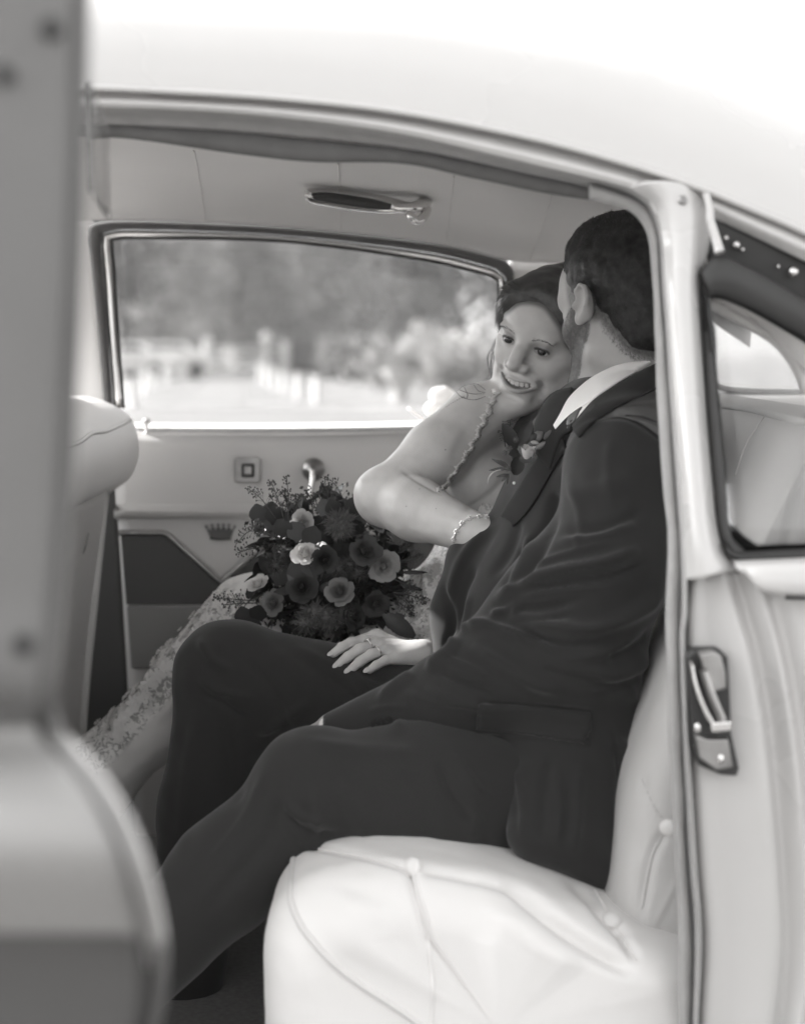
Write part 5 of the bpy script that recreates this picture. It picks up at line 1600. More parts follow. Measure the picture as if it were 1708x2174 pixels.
# neck, shoulders, chest
nkb = P(1120, 915, 2.76)
S.cone(H.w((0, -.025, -.05)), nkb, .050, .054, .03)
S.ell(P(1100, 1015, 2.785), (.135, .095, .14), k=.04)
S.chain([P(1120, 905, 2.78), P(1020, 880, 2.70)], [.052, .048], .04)
S.ell(P(1022, 1030, 2.695), (.064, .060, .062), k=.02)
S.ell(P(1090, 1082, 2.675), (.060, .055, .060), k=.012)
S.cone(P(1075, 940, 2.72), P(1030, 890, 2.68), .010, .008, .02)                # collar bone
S.chain([P(1090, 1120, 2.78), P(1030, 1400, 2.76)], [.11, .115], .04)
# right arm, crooked round him
sh, elb, wri = P(1010, 884, 2.675), P(822, 1056, 2.595), P(1010, 1134, 2.45)
S.chain([sh, sh * .55 + elb * .45, elb], [.0495, .0485, .0425], .02)
S.chain([elb, elb * .66 + wri * .34, wri], [.0435, .0455, .030], .02)
S.ell(elb + [-.012, .004, .004], (.036, .036, .036), k=.02)
S.chain([wri, P(1085, 1160, 2.40), P(1120, 1180, 2.40)], [.026, .022, .014], .015)
for k in range(4): S.chain([P(1100, 1150 + 12 * k, 2.40), P(1150, 1150 + 16 * k, 2.41)], [.010, .007], .006)
# left hand resting on his far knee
wl = P(893, 1394, 2.505)
kn = [P(772, 1362, 2.505), P(794, 1370, 2.492), P(818, 1381, 2.478), P(840, 1398, 2.466)]
tp = [P(707, 1388, 2.472), P(718, 1412, 2.456), P(743, 1423, 2.448), P(784, 1423, 2.444)]
S.chain([P(1030, 1370, 2.66), P(960, 1385, 2.57), wl], [.040, .032, .024], .02)
nails = []
for i, (a, b) in enumerate(zip(kn, tp)):
    S.cone(wl + [0, (1.5 - i) * .006, 0], a, .0195, .0098, .010)
    p2 = finger(S, a, b, (.0082, .0085, .0082, .0074)[i], .006 if i < 3 else .004, .003)
    nails.append((p2, b))
S.chain([wl + [-.01, .02, .0], P(800, 1352, 2.54), P(755, 1362, 2.545)], [.014, .011, .008], .008)
Vb, Fb = S.mesh()
loc = H.l(Vb); x, y, z = loc.T
onh = np.linalg.norm(loc, axis=1) < .17
tone = np.zeros(len(Vb))
def linedist(L):
    d = np.full(len(Vb), 9.0)
    L = np.asarray(L)
    for i in range(len(L) - 1):
        a, b_ = L[i], L[i + 1]; ab = b_ - a
        t = np.clip(((loc - a) @ ab) / (ab @ ab), 0, 1)
        d = np.minimum(d, np.linalg.norm(loc - (a + t[:, None] * ab), axis=1))
    return d
dl = np.minimum(linedist(upper) * 1.35, linedist(lower))
tone = np.maximum(tone, .46 * sstep(.0074, .0038, dl))
um = np.clip((x - MX) / .0360, -1, 1)
zu = -.0590 + .0050 * um * um + .0014 * um; zl = -.0692 + .0152 * um * um + .0014 * um
inside = (um < .84) & (um > -.74) & (z < zu + .001) & (z > zl - .001) & (y < MY - .0195 * um * um - .0028) & (y > .045)
tone = np.where(inside & onh, .9, tone)
for sx in (-1, 1):
    lash = [(sx * (.031 + .0132 * math.sin(t)), .0865 - .0035 * abs(t) , -.0015 + .0046 * math.cos(t)) for t in np.linspace(-1.5, 1.5, 9)]
    low = [(sx * (.031 + .0130 * math.sin(t)), .0860 - .0035 * abs(t), -.0026 - .0040 * math.cos(t)) for t in np.linspace(-1.5, 1.5, 9)]
    tone = np.maximum(tone, .95 * sstep(.0042, .0014, linedist(lash)))
    tone = np.maximum(tone, .45 * sstep(.0026, .0008, linedist(low)))
    tone = np.maximum(tone, .30 * sstep(.012, .003, linedist([(sx * .018, .088, .004), (sx * .030, .090, .0065), (sx * .042, .082, .003)])))
    bl = [(sx * (.0135 + .034 * t), .086 - .006 * t, .0135 + .0085 * math.sin(t * 2.3) - .0045 * t) for t in np.linspace(0, 1, 9)]
    tone = np.maximum(tone, .62 * sstep(.0052, .0012, linedist(bl)))
    tone = np.maximum(tone, .35 * sstep(.0035, .001, np.linalg.norm(loc - np.array([sx * .0066, .103, -.0430]), axis=1)))
hd = np.sqrt((((loc - np.array([-.009, .104, -.004])) / np.array([.0555, .062, .083])) ** 2).sum(1))
HD_MASK = onh * sstep(-.010, .025, z) * (y > -.05)
Vb = carve(Vb, Fb, [([(772, 1010), (764, 1048), (784, 1090)], 9, .0022), ([(850, 995), (895, 1025), (942, 1050)], 5, -.0025), ([(1085, 1000), (1040, 1050), (985, 1084)], 7, -.004), ([(1000, 905), (975, 945), (960, 985)], 10, -.0015), ([(840, 1110), (880, 1125), (940, 1140)], 12, .0012), ([(800, 1060), (850, 1075), (910, 1090)], 14, -.0012)])
body_her = obj_np('body', Vb, Fb, M['skin_her'], BRIDE); tone_her = tone
BC = Caster((Vb, [tuple(f) for f in Fb]))
Nb = normals_of(Vb, Fb)
for sx in (-1, 1):
    c = H.w((sx * .031, .0736, -.002))
    V, F = blob(c, (.0118,) * 3, H.R, 20, 14)
    obj('eye', V, F, M['eye_white'], BRIDE)
    gz = nrm(H.R @ nrm(np.array([-.06, 1, .06])))
    xx = nrm(np.cross(gz, [0, 0, 1])); yy = np.cross(gz, xx)
    obj('iris', *blob(c + gz * .0086, (.0076, .0076, .0046), np.stack([xx, yy, gz], 1), 16, 8), M['iris'], BRIDE.children[-1])
# teeth: an arc of single teeth
for sx in (-1, 1):
    for tx, hw, hz in ((.0041, .0044, .0052), (.0117, .0037, .0049), (.0186, .0036, .0049), (.0252, .0034, .0042)):
        u = (sx * tx) / .0360
        c = up_(u) + [0, -.0046 + .0004 * abs(u), -.0030 + .0008 * abs(u)]
        a = math.atan2(-2 * .0195 * u, .0360)
        V, F = blob((0, 0, 0), (1, 1, 1), None, 14, 10)
        V = np.sign(V) * np.abs(V) ** .55 * [hw, .0028, hz]
        V = V @ rotz(a).T + c
        obj('tooth', np.array([H.w(q) for q in V]), F, M['teeth'], BRIDE)
# eyebrows and lashes as fine strands
for sx in (-1, 1):
    SKV, SKF = [], []
    pr, dr, nr = [], [], []
    for k in range(120):
        t = rng.random()
        b0 = np.array([sx * (.0135 + .034 * t), .094, .0135 + .0085 * math.sin(t * 2.3) - .0045 * t])
        b0[2] += rng.normal(0, .0011 * (1 - .6 * t))
        hit, n_, i_, d_ = BC.t.ray_cast(Vector(H.w(b0 + [0, .03, 0])), Vector(-fb))
        if hit is None: continue
        pr.append(np.array(hit)); nr.append(np.array(fb)); dr.append(H.R @ np.array([sx * 1.0, 0, .45 - .8 * t]))
    dr = np.array(dr); dr /= np.linalg.norm(dr, axis=1)[:, None]
    a, b_ = strands(np.array(pr), dr, np.array(nr), .0048, .0005, .0008, .0004, 3)
    SKV.append(a); SKF.append(b_)
    pr, dr, nr = [], [], []
    for k in range(70):
        t = rng.uniform(-1.4, 1.5)
        pr.append(H.w((sx * (.031 + .0130 * math.sin(t)), .0880 - .004 * abs(t), -.0015 + .0042 * math.cos(t))))
        dr.append(H.R @ nrm([sx * math.sin(t) * .8, .8, .55])); nr.append(H.R @ np.array([0, 0, 1.0]))
    a, b_ = strands(np.array(pr), np.array(dr), np.array(nr), .0045, .0006, .002, 0.0, 3)
    SKV.append(a); SKF.append(b_)
    V, F = np.vstack(SKV), []
    k = 0
    for a, b_ in zip(SKV, SKF): F.append(b_ + k); k += len(a)
    obj_np('eyebrow', V, np.vstack(F), M['hair_brown'], BRIDE)

# hair: swept back from a side parting
S = Sdf(H.O - .19, H.O + .19, 0.0026)
H.ell(S, (0, -.016, .033), (.078, .097, .0775), .01)
H.ell(S, (0, .034, .056), (.057, .050, .036), .03)
for sx in (-1, 1):
    H.chain(S, [(-.009 + sx * .012, .058, .074), (sx * .043, .052, .058), (sx * .064, .036, .024)], [.012, .013, .011], .03)
    H.chain(S, [(sx * .046, .052, .066), (sx * .061, .042, .038), (sx * .071, .032, .012), (sx * .070, .014, -.006)], [.012, .013, .012, .008], .014)
    H.chain(S, [(sx * .064, .000, -.012), (sx * .058, -.030, -.040), (sx * .03, -.07, -.045)], [.012, .020, .033], .02)
H.ell(S, (0, -.092, -.025), (.05, .045, .045), .02)
H.ell(S, (-.009, .104, -.004), (.0555, .062, .083), .020, 'sub')
H.ell(S, (0, .03, -.105), (.075, .075, .055), .012, 'sub')
H.cone(S, (-.018, .10, .10), (-.022, -.02, .140), .004, .003, .008, 'sub')
Vh, Fh = S.mesh()
Vh = noise_disp(Vh, Fh, 40, .003)
Vh = taper_hair(Vh, H, [((-.009, .104, -.004), (.0555, .062, .083))], Vb, Fb, .38)
dh = near_hair(Vb, Vh, Fh, HD_MASK > 0)
vcol(body_her, np.maximum(tone_her, .8 * sstep(.011, .002, dh) * HD_MASK))
p, n = sample_surface(Vh, Fh, 14000)
q = H.l(p)
sgn = np.sign(q[:, 0] + .02)
flow = np.stack([sgn * np.clip(.9 - np.abs(q[:, 0]) / .075, 0, 1), -.55 + 0 * sgn, -.25 - 1.0 * np.clip((np.abs(q[:, 0]) - .03) / .04, 0, 1)], 1)
flow += rng.normal(0, .06, flow.shape)
flow = flow @ H.R.T
flow -= n * (flow * n).sum(1)[:, None]; flow /= np.linalg.norm(flow, axis=1)[:, None]
kp = (q[:, 2] < .082)
Vs, Fs = strands(p[kp], flow[kp], n[kp], .026, .0013, .0009, .001)
# a few loose curls by the cheek
Vc, Fc, k = [], [], 0
for j in range(10):
    o_ = rng.normal(0, .004, 3)
    pts = [H.w(np.array(a) + o_) for a in [(.074, .022, -.025), (.080, .026, -.050), (.086 + rng.normal(0, .004), .022, -.072), (.078, .024, -.095), (.084 + rng.normal(0, .006), .02, -.112)]]
    a, b_ = tube(pts, .0004, 4, 24, caps=False); Vc.append(a); Fc.append(np.array(b_) + k); k += len(a)
Vc, Fc = np.vstack(Vc), np.vstack(Fc)
V = np.vstack([Vh, Vs, Vc]); F = np.vstack([Fh, Fs + len(Vh), Fc + len(Vh) + len(Vs)])
obj_np('hair', V, F, M['hair_brown'], BRIDE)

# nails, rings, bracelet
for p2, t in nails:
    d = nrm(t - p2); up = nrm(np.array([0, -.55, .83]) - d * (d @ np.array([0, -.55, .83])))
    sd_ = np.cross(d, up)
    obj('nail', *blob(t + up * .0042 + d * .0035, (.0075, .0046, .0018), np.stack([d, sd_, up], 1), 12, 8), M['nail'], BRIDE)
def ring_at(i, f, r, tr, name):
    a, b = kn[i], tp[i]
    c = a * (1 - f) + b * f + np.array([0, 0, .004]); d = nrm(b - a)
    u = nrm(np.cross(d, [0, 1, .2])); v = np.cross(d, u)
    obj(name, *tube([c + r * (math.cos(t) * u + math.sin(t) * v) for t in np.linspace(0, 2 * math.pi, 24, endpoint=False)], tr, 8, closed=True), M['silver'], BRIDE)
    return c, u, v, r
ring_at(2, .22, .0098, .0012, 'wedding_ring')
c, u, v, r = ring_at(1, .16, .0100, .0010, 'engagement_ring')
obj('stone', *blob(c + [0, -.004, .011], (.0028, .0028, .0022), None, 8, 5), M['crystal'], BRIDE.children[-1], smooth=False)
pts = []
for q in crom([(964, 1150), (968, 1136), (977, 1120), (990, 1106), (1006, 1100), (1022, 1099), (1036, 1100)], 30):
    h, n = BC.hit(q[0], q[1], .0022)
    if h is not None: pts.append((h, n))
BR = []
for i, (h, n) in enumerate(pts):
    r = .0016 + .0013 * (1 if i % 5 == 2 else 0) 
    BR.append(blob(h, (r, r, r), None, 8, 5))
    if i % 5 == 2:
        for a in range(6):
            BR.append(blob(h + [math.cos(a) * .0034, -.001, math.sin(a) * .0034], (.0013,) * 3, None, 6, 4))
if BR: obj('bracelet', *join(*BR), M['crystal'], BRIDE, smooth=False)
# tattoo lines, moles
ink = []
for L in ([(968, 832), (985, 820), (1010, 815), (1030, 828)], [(968, 832), (980, 843), (1005, 849), (1030, 842)], [(985, 822), (992, 838), (990, 846)], [(1005, 817), (1015, 830), (1030, 834)], [(975, 828), (1000, 836), (1028, 836)]):
    l = BC.line(L, 20, .0002)
    if len(l) > 3: ink.append(tube(l, .0005, 5))
for k in range(9):
    h, n = BC.hit(948 + k * 4.5, 862 - k * 2.6 + .25 * (k - 4) ** 2 * .3, .0)
    if h is not None: ink.append(blob(h, (.0009,) * 3, None, 6, 4))
if ink: obj('tattoo', *join(*ink), M['ink'], BRIDE)
ml = []
for q, r in (((1058, 915), .0032), ((945, 955), .0012), ((890, 1038), .0010), ((862, 1075), .0010), ((925, 1080), .0010), ((1043, 935), .001), ((990, 970), .0009)):
    h, n = BC.hit(*q)
    if h is not None: ml.append(blob(h - n * r * .5, (r,) * 3, None, 8, 6))
if ml: obj('mole', *join(*ml), M['ink'], BRIDE)

# ---- gown
S = Sdf([P(100, 1700, 2.8)[0], 2.48, .30], [P(1200, 1000, 2.8)[0], 3.12, P(1000, 1060, 2.7)[2]], 0.005)
S.chain([P(1095, 1150, 2.775), P(1020, 1400, 2.775)], [.122, .145], .05)
S.chain([P(1020, 1400, 2.78), P(780, 1390, 2.82), P(552, 1352, 2.84)], [.145, .125, .100], .06)
S.chain([P(552, 1352, 2.84), P(432, 1440, 2.83), P(195, 1655, 2.82), P(70, 1930, 2.80)], [.100, .072, .060, .075], .05)
S.chain([P(930, 1260, 2.70), P(900, 1380, 2.66)], [.04, .05], .05)
S.ell(P(1085, 1092, 2.672), (.066, .060, .045), k=.02)
S.cone(P(1085, 1092, 2.70), P(1085, 1150, 2.75), .05, .08, .04)
V, F = S.mesh(2)
GW = [([(560, 1300), (430, 1400), (330, 1500)], 7, .008), ([(575, 1330), (450, 1430), (360, 1530)], 7, -.008), ([(440, 1290), (380, 1350)], 7, .006), ([(520, 1250), (430, 1330), (300, 1480), (210, 1600)], 14, .010), ([(500, 1330), (400, 1420), (290, 1540)], 12, -.008), ([(520, 1350), (440, 1420), (330, 1540)], 9, .007), ([(470, 1262), (380, 1350), (260, 1500)], 9, -.006),
      ([(920, 1190), (900, 1260), (915, 1330)], 9, .008), ([(890, 1210), (880, 1290), (890, 1360)], 9, -.007), ([(870, 1250), (885, 1320), (900, 1370)], 7, .007), ([(930, 1180), (925, 1240)], 6, -.006)]
V, F = biggest(V, F)
V = carve(V, F, GW)
V = noise_disp(V, F, 20, .004)
V = noise_disp(V, F, 70, .0010)
GC = Caster((V, [tuple(f) for f in F]))
o = obj_np('gown', V, F, M['dress'], BRIDE)
gp_ = proj(V)
gd, gt, gs = seg_dist(gp_, np.array([(480, 1290), (400, 1372), (310, 1480), (190, 1610)]))
vcol(o, np.maximum(sstep(46, 34, gd), ((gp_[:, 0] > 840) & (gp_[:, 1] < 1400)).astype(float) * .8), 'lace')
gown = BRIDE.children[-1]
# lace motifs sewn along the upper edge of the skirt and on the bodice
lc = []
for k in range(240):
    t = rng.random()
    q = crom([(470, 1262), (380, 1345), (290, 1450), (200, 1565)], 50)[int(t * 49)] + rng.normal(0, 1, 2) * [16, 12] + [14, 14]
    if k > 190: q = np.array([rng.uniform(860, 940), rng.uniform(1190, 1370)])
    h, n = GC.hit(q[0], q[1], .003)
    if h is None: continue
    a = nrm(np.cross(n, rng.normal(0, 1, 3))); b = np.cross(n, a)
    r = rng.uniform(.006, .013)
    for m_ in range(5):
        th = m_ * 1.2566
        d = math.cos(th) * a + math.sin(th) * b
        e = np.cross(n, d)
        lc.append((np.array([h, h + d * r * .6 + e * r * .3 + n * .003, h + d * r + n * .002, h + d * r * .6 - e * r * .3 + n * .003]), [(0, 1, 2, 3)]))
obj('lace_motif', *join(*lc), M['lace'], gown, kind='stuff')
# lace shoulder strap
st = []
path = crom([(1052, 832), (1040, 862), (1022, 900), (1000, 945), (975, 985), (950, 1020), (932, 1044)], 70)
for k, q in enumerate(path):
    h, n = BC.hit(q[0] + 4 * math.sin(k * .9), q[1], .0018)
    if h is None: continue
    d = nrm(np.cross(n, [rng.normal(0, .6), rng.normal(0, .6), 1]))
    r = rng.uniform(.0045, .0085); e = np.cross(n, d)
    st.append((np.array([h - d * r, h + e * r * .55 + n * .002, h + d * r, h - e * r * .55 + n * .002]), [(0, 1, 2, 3)]))
if st: obj('lace_strap', *join(*st), M['lace'], gown, solid=.001, kind='stuff')
l = BC.line([(1052, 832), (1040, 862), (1022, 900), (1000, 945), (975, 985), (950, 1020), (930, 1046)], 50, .001)
if len(l) > 3: obj('strap_edge', *tube(l, .0012, 6), M['lace'], gown)
# ================================================================== flowers
for k_, v_, tr_ in (('petal_white', .72, .25), ('petal_pale', .46, .2), ('petal_mid', .22, .15), ('petal_dark', .09, .1), ('petal_black', .035, 0)):
    M[k_] = mat(k_, v_, .7, var=.12, vscale=60, trans=tr_)
M['fl_leaf'] = mat('bouquet_leaf', .026, .45, var=.3, vscale=40)
M['fl_leaf_mid'] = mat('bouquet_leaf_mid', .065, .5, var=.3, vscale=40)
M['fl_stem'] = mat('sprig_stem', .07, .7)
M['thistle'] = mat('thistle', .14, .8, var=.3, vscale=200)

def basis(d, up=(0, 0, 1), spin=0.0):
    """matrix whose z axis points along d"""
    z = nrm(d); x = np.cross(up, z)
    if np.linalg.norm(x) < 1e-3: x = np.cross([1, 0, 0], z)
    x = nrm(x); y = np.cross(z, x)
    c, s_ = math.cos(spin), math.sin(spin)
    return np.stack([x * c + y * s_, -x * s_ + y * c, z], 1)
def m4(R, t, s=1.0):
    M4 = Matrix([list(map(float, R[i] * s)) + [float(t[i])] for i in range(3)] + [[0, 0, 0, 1]])
    return M4

def petal_mesh(name, rho, h, flare, half, m, seed=0, nu=6, nv=5):
    """one petal of a cup: radius rho, height h, lip leaning out by flare, +-half radians wide"""
    V = []
    for i in range(nv + 1):
        v = i / nv
        for j in range(nu + 1):
            u = (j / nu - .5) * 2
            top = 1 - .20 * u * u - .25 * abs(u) ** 5
            vv = v * top
            a = u * half * (.55 + .45 * min(1, v * 1.6)) * (1 - .12 * v)
            r = rho * (.30 + .70 * vv ** .55) + flare * vv ** 3 * (1 - .3 * u * u) + .035 * math.sin(u * 6 + seed) * v * v - .03 * rho * u
            V.append((r * math.sin(a), -r * math.cos(a), h * vv - .25 * flare * vv ** 4 + .02 * math.cos(u * 7 + seed) * v))
    return mesh_data(name, V, grid_faces(nv + 1, nu + 1), m)
def leaf_mesh(name, w, h, m, fold=.25, droop=.2, n=5, tipw=.12):
    V = []
    for i in range(n + 1):
        v = i / n
        ww = w * max(math.sin(math.pi * (v * .93 + .05)), tipw * (1 - v)) ** .8
        for u in (-1, 0, 1):
            V.append((u * ww, (abs(u) * fold * ww) - droop * h * v * v, h * v))
    return mesh_data(name, V, grid_faces(n + 1, 3), m)

RINGS = [(.14, .60, -.05, 1.5, 4), (.24, .64, -.05, 1.2, 5), (.36, .64, -.02, 1.0, 6), (.52, .58, .06, .9, 6), (.70, .46, .18, .8, 7), (.85, .32, .24, .74, 7)]
PM = {}
for pm in ('petal_white', 'petal_pale', 'petal_mid', 'petal_dark', 'petal_black'):
    PM[pm] = [petal_mesh('petal', r_, h_, f_, w_, M[pm], k) for k, (r_, h_, f_, w_, n_) in enumerate(RINGS)]

def rose(parent, c, d, r, pm, label=None, rings=6, open_=1.0):
    """a many-petalled rose: nested cups of overlapping petals"""
    R0 = basis(d, spin=rng.uniform(0, 6))
    bud, bf = blob((0, 0, .26 * r), (.13 * r, .13 * r, .32 * r), None, 8, 6)
    me = mesh_data('rose', bud, bf, M[pm])
    ro = bpy.data.objects.new('rose', me); COL.objects.link(ro)
    ro.parent = parent; ro.matrix_parent_inverse = Matrix.Identity(4)
    ro.matrix_local = m4(R0, np.asarray(c) - np.array(parent.location))
    if label: ro['label'] = label
    for ring in range(rings):
        n = RINGS[ring][4]
        for k in range(n):
            a = 2 * math.pi * (k + .37 * ring) / n + rng.normal(0, .10)
            Q = rotz(a) @ rotx(rng.normal(0, .05) + (open_ - 1) * .25 * ring / 5)
            o = bpy.data.objects.new('petal', PM[pm][ring]); COL.objects.link(o)
            o.parent = ro; o.matrix_parent_inverse = Matrix.Identity(4)
            o.matrix_local = m4(Q, (0, 0, rng.normal(0, .015) * r), r * rng.uniform(.93, 1.07))
    return ro

# ------------------------------------------------------------------ bouquet
BQ = empty('bouquet', P(700, 1340, 2.70), 'large loose bouquet of pale roses among dark foliage resting on the bride\'s lap', 'bouquet')
BQC = P(700, 1205, 2.72)
BR_ = .122
obj('foliage_core', *blob(BQC + [0, .02, -.005], (.088, .075, .088), None, 20, 14), M['fl_leaf'], BQ)
core = BQ.children[-1]
cc = clumps(BQC + [0, .005, 0], (.118, .085, .118), 60, .75)
Vl, Fl = leaf_cloud(cc, .016, 3600, .0062, .45)
obj_np('filler', Vl, Fl, M['fl_leaf'], BQ, kind='stuff')
LM = [leaf_mesh('leaf', .011, .036, M['fl_leaf']), leaf_mesh('leaf', .009, .042, M['fl_leaf_mid']), leaf_mesh('leaf', .015, .032, M['fl_leaf'], .15, .1)]
RM = leaf_mesh('round_leaf', .0135, .027, M['fl_leaf'], .08, .08, 6, .6)
def put(me, name, parent, c, d, up, s=1.0, spin=0):
    o = bpy.data.objects.new(name, me); COL.objects.link(o)
    o.parent = parent; o.matrix_parent_inverse = Matrix.Identity(4)
    o.matrix_local = m4(basis(d, up, spin), np.asarray(c) - np.array(parent.location), s)
    return o
for k in range(170):
    d = rng.normal(0, 1, 3); d[1] = -abs(d[1]) * .8 + .25; d = nrm(d)
    c = BQC + d * np.array([.112, .085, .112]) * rng.uniform(.8, 1.02)
    dd = nrm(d + rng.normal(0, .6, 3))
    put(LM[k % 3], 'leaf', BQ, c, dd, d, rng.uniform(.7, 1.25))
# dark round leaves on the left shoulder of the bunch and at the foot
for px, py, s_ in ((553, 1092, 1.15), (572, 1084, 1.1), (560, 1098, .9), (590, 1094, 1.2), (600, 1108, 1.1), (578, 1112, .9), (572, 1122, .8), (608, 1122, 1.1), (520, 1308, 1.1), (530, 1322, 1.2), (545, 1330, 1.1), (640, 1128, 1.2), (655, 1138, 1.2),
                   (690, 1078, 1.0), (712, 1076, 1.0), (545, 1300, 1.1), (860, 1330, 1.0), (845, 1320, 1.1), (750, 1075, 1.1), (765, 1090, 1.1), (640, 1215, 1.7), (655, 1225, 1.8), (625, 1235, 1.7), (600, 1225, 1.5), (670, 1205, 1.5)):
    c = P(px, py, 2.625 if 600 < px < 850 else 2.66)
    put(RM, 'round_leaf', BQ, c - np.array([0, 0, .013]), nrm([rng.normal(0, .35), rng.normal(-.1, .2), 1]), (0, -1, .2), s_, 0)
def outward(px, py, Y): return nrm(P(px, py, Y) - (BQC + [0, .09, -.01]))
for px, py, r, pm, lb, opn in ((640, 1108, 27, 'petal_pale', 'pale rose at the top of the bunch', .8), (816, 1206, 36, 'petal_pale', 'open pale rose at the right', 1.1), (718, 1252, 33, 'petal_mid', 'mid grey rose at the centre front', 1.0),
                          (576, 1280, 29, 'petal_mid', 'mid grey rose at the lower left', 1.0), (800, 1286, 31, 'petal_dark', 'dark rose at the lower right', 1.0), (776, 1166, 36, 'petal_dark', 'dark rose upper right under the forearm', 1.0),
                          (646, 1170, 30, 'petal_white', 'ruffled white bloom left of centre', 1.35), (545, 1236, 26, 'petal_white', 'white bloom seen from the side at the left edge', .6),
                          (690, 1190, 30, 'petal_black', 'blackish bloom near the middle', 1.0), (640, 1245, 34, 'petal_black', 'blackish bloom left of centre', 1.0), (755, 1310, 30, 'petal_black', 'blackish bloom at the bottom', 1.0)):
    Y = 2.60 + .10 * (((px - 700) / 165) ** 2 + ((py - 1205) / 165) ** 2) * .6
    c = P(px, py, Y)
    d = outward(px, py, Y - .02)
    d = nrm(d + np.array([rng.normal(0, .35), 0, rng.normal(.12, .3)]))
    if pm == 'petal_white' and px < 600: d = nrm([-.35, -.5, .75])
    rose(BQ, c - d * r * 7.2e-4 * .45, d, r * 7.2e-4 * 1.0, pm, lb, open_=opn)
# thread-petalled thistle heads
def thistle(parent, c, r, n, m, name='thistle', ln=.9, label=None):
    V, F, k = [], [], 0
    a, b_ = blob(c, (r * .55,) * 3, None, 10, 8); V.append(a); F += b_; k = len(a)
    for i in range(n):
        d = rng.normal(0, 1, 3); d = nrm(d); d[1] = -abs(d[1])
        s0 = np.asarray(c) + d * r * .45; s1 = np.asarray(c) + d * r * (.75 + .3 * rng.random()) * ln + rng.normal(0, r * .06, 3)
        e = nrm(np.cross(d, rng.normal(0, 1, 3))) * r * .05
        V.append(np.array([s0 - e, s0 + e, s1])); F.append((k, k + 1, k + 2)); k += 3
    o = obj(name, np.vstack(V), F, m, parent)
    if label: o['label'] = label
thistle(BQ, P(722, 1112, 2.625), .034, 420, M['thistle'], label='large shaggy thistle head')
for px, py, r in ((668, 1300, .026), (700, 1318, .024), (650, 1320, .022), (730, 1300, .020), (720, 1205, .018), (742, 1198, .016), (690, 1310, .02), (762, 1215, .016), (585, 1200, .018), (600, 1175, .016)):
    thistle(BQ, P(px, py, 2.615 + rng.uniform(0, .02)), r, 170, M['fl_leaf_mid' if py < 1290 else 'thistle'], 'fern_tuft', 1.2)
# sprigs of tiny seed pods
def sprig(parent, path, Y, npod, m=None, pr=.0015):
    pts = [P(x, y, Y + dy) for (x, y), dy in zip(path, np.linspace(.02, 0, len(path)))]
    c = crom(pts, 26)
    parts = [tube(c, [.0011, .0005], 5)]
    L = np.linalg.norm(c[-1] - c[0])
    t_ = nrm(c[-1] - c[0])
    for k in range(int(npod * 1.5)):
        f = .22 + .78 * rng.random() ** .8
        b = c[min(int(f * 25), 25)]
        s_ = nrm(np.cross(t_, [0, 1, 0])) * rng.choice([-1, 1]) * rng.uniform(.3, 1) + t_ * rng.uniform(.2, .9) + np.array([0, rng.normal(0, .7), 0])
        ln = (.010 * (1.25 - f) + .003) * rng.uniform(.5, 1.4)
        e = b + nrm(s_) * ln
        parts.append(tube([b, (b + e) / 2 + t_ * .0006, e], .0003, 4, caps=False))
        parts.append(blob(e, (pr * rng.uniform(.5, 1.1), pr * .8, pr * rng.uniform(.8, 1.4)), None, 6, 4))
    obj('sprig', *join(*parts), m or M['fl_stem'], parent)
for path, n in (([(585, 1100), (555, 1060), (526, 1036)], 26), ([(605, 1110), (590, 1060), (575, 1022)], 28), ([(612, 1110), (612, 1060), (608, 1009)], 30), ([(640, 1100), (632, 1075), (628, 1050)], 16),
                ([(664, 1090), (660, 1060), (650, 1040)], 18), ([(700, 1090), (694, 1050), (688, 1010)], 26), ([(735, 1095), (728, 1060), (712, 1030), (692, 1012)], 22), ([(722, 1090), (716, 1060), (706, 1042)], 18),
                ([(570, 1135), (530, 1128), (500, 1156)], 22), ([(560, 1160), (530, 1166), (504, 1174)], 18), ([(580, 1140), (550, 1120), (528, 1118)], 16), ([(540, 1276), (495, 1272), (455, 1270)], 30), ([(545, 1280), (505, 1282), (470, 1284)], 20),
                ([(835, 1258), (870, 1264), (905, 1278)], 28), ([(840, 1275), (862, 1290), (880, 1304)], 20), ([(820, 1150), (855, 1160), (890, 1172)], 24), ([(835, 1230), (860, 1240), (880, 1252)], 18), ([(850, 1190), (870, 1188), (895, 1180)], 18),
                ([(680, 1095), (672, 1070), (668, 1045)], 16), ([(835, 1262), (858, 1276), (872, 1292)], 20)):
    sprig(BQ, path, 2.63, n)
# thin spiky leaves on the right flank
SP_ = leaf_mesh('spiky_leaf', .0035, .038, M['fl_leaf'], .2, .25)
for px, py, a in ((845, 1195, 20), (850, 1215, 0), (848, 1240, -15), (840, 1300, -30), (835, 1325, -45), (842, 1175, 35), (830, 1345, -60)):
    put(SP_, 'leaf', BQ, P(px, py, 2.66), nrm([math.cos(math.radians(a)), -.25, math.sin(math.radians(a))]), (0, -1, 0), 1.1)
# pale outer leaf folded at the lower right
put(leaf_mesh('leaf', .014, .062, M['fl_leaf'], .3, .1), 'leaf', BQ, P(880, 1352, 2.60), nrm([-.75, -.1, .55]), (0, -1, .3), 1.0)
# tied stems under the bunch
for k in range(7):
    a = BQC + [rng.normal(0, .012), .02 + rng.normal(0, .01), -.08]
    obj('stem', *tube([a, a + [.03 + rng.normal(0, .01), .01, -.055]], .003, 6), M['fl_stem'], BQ)

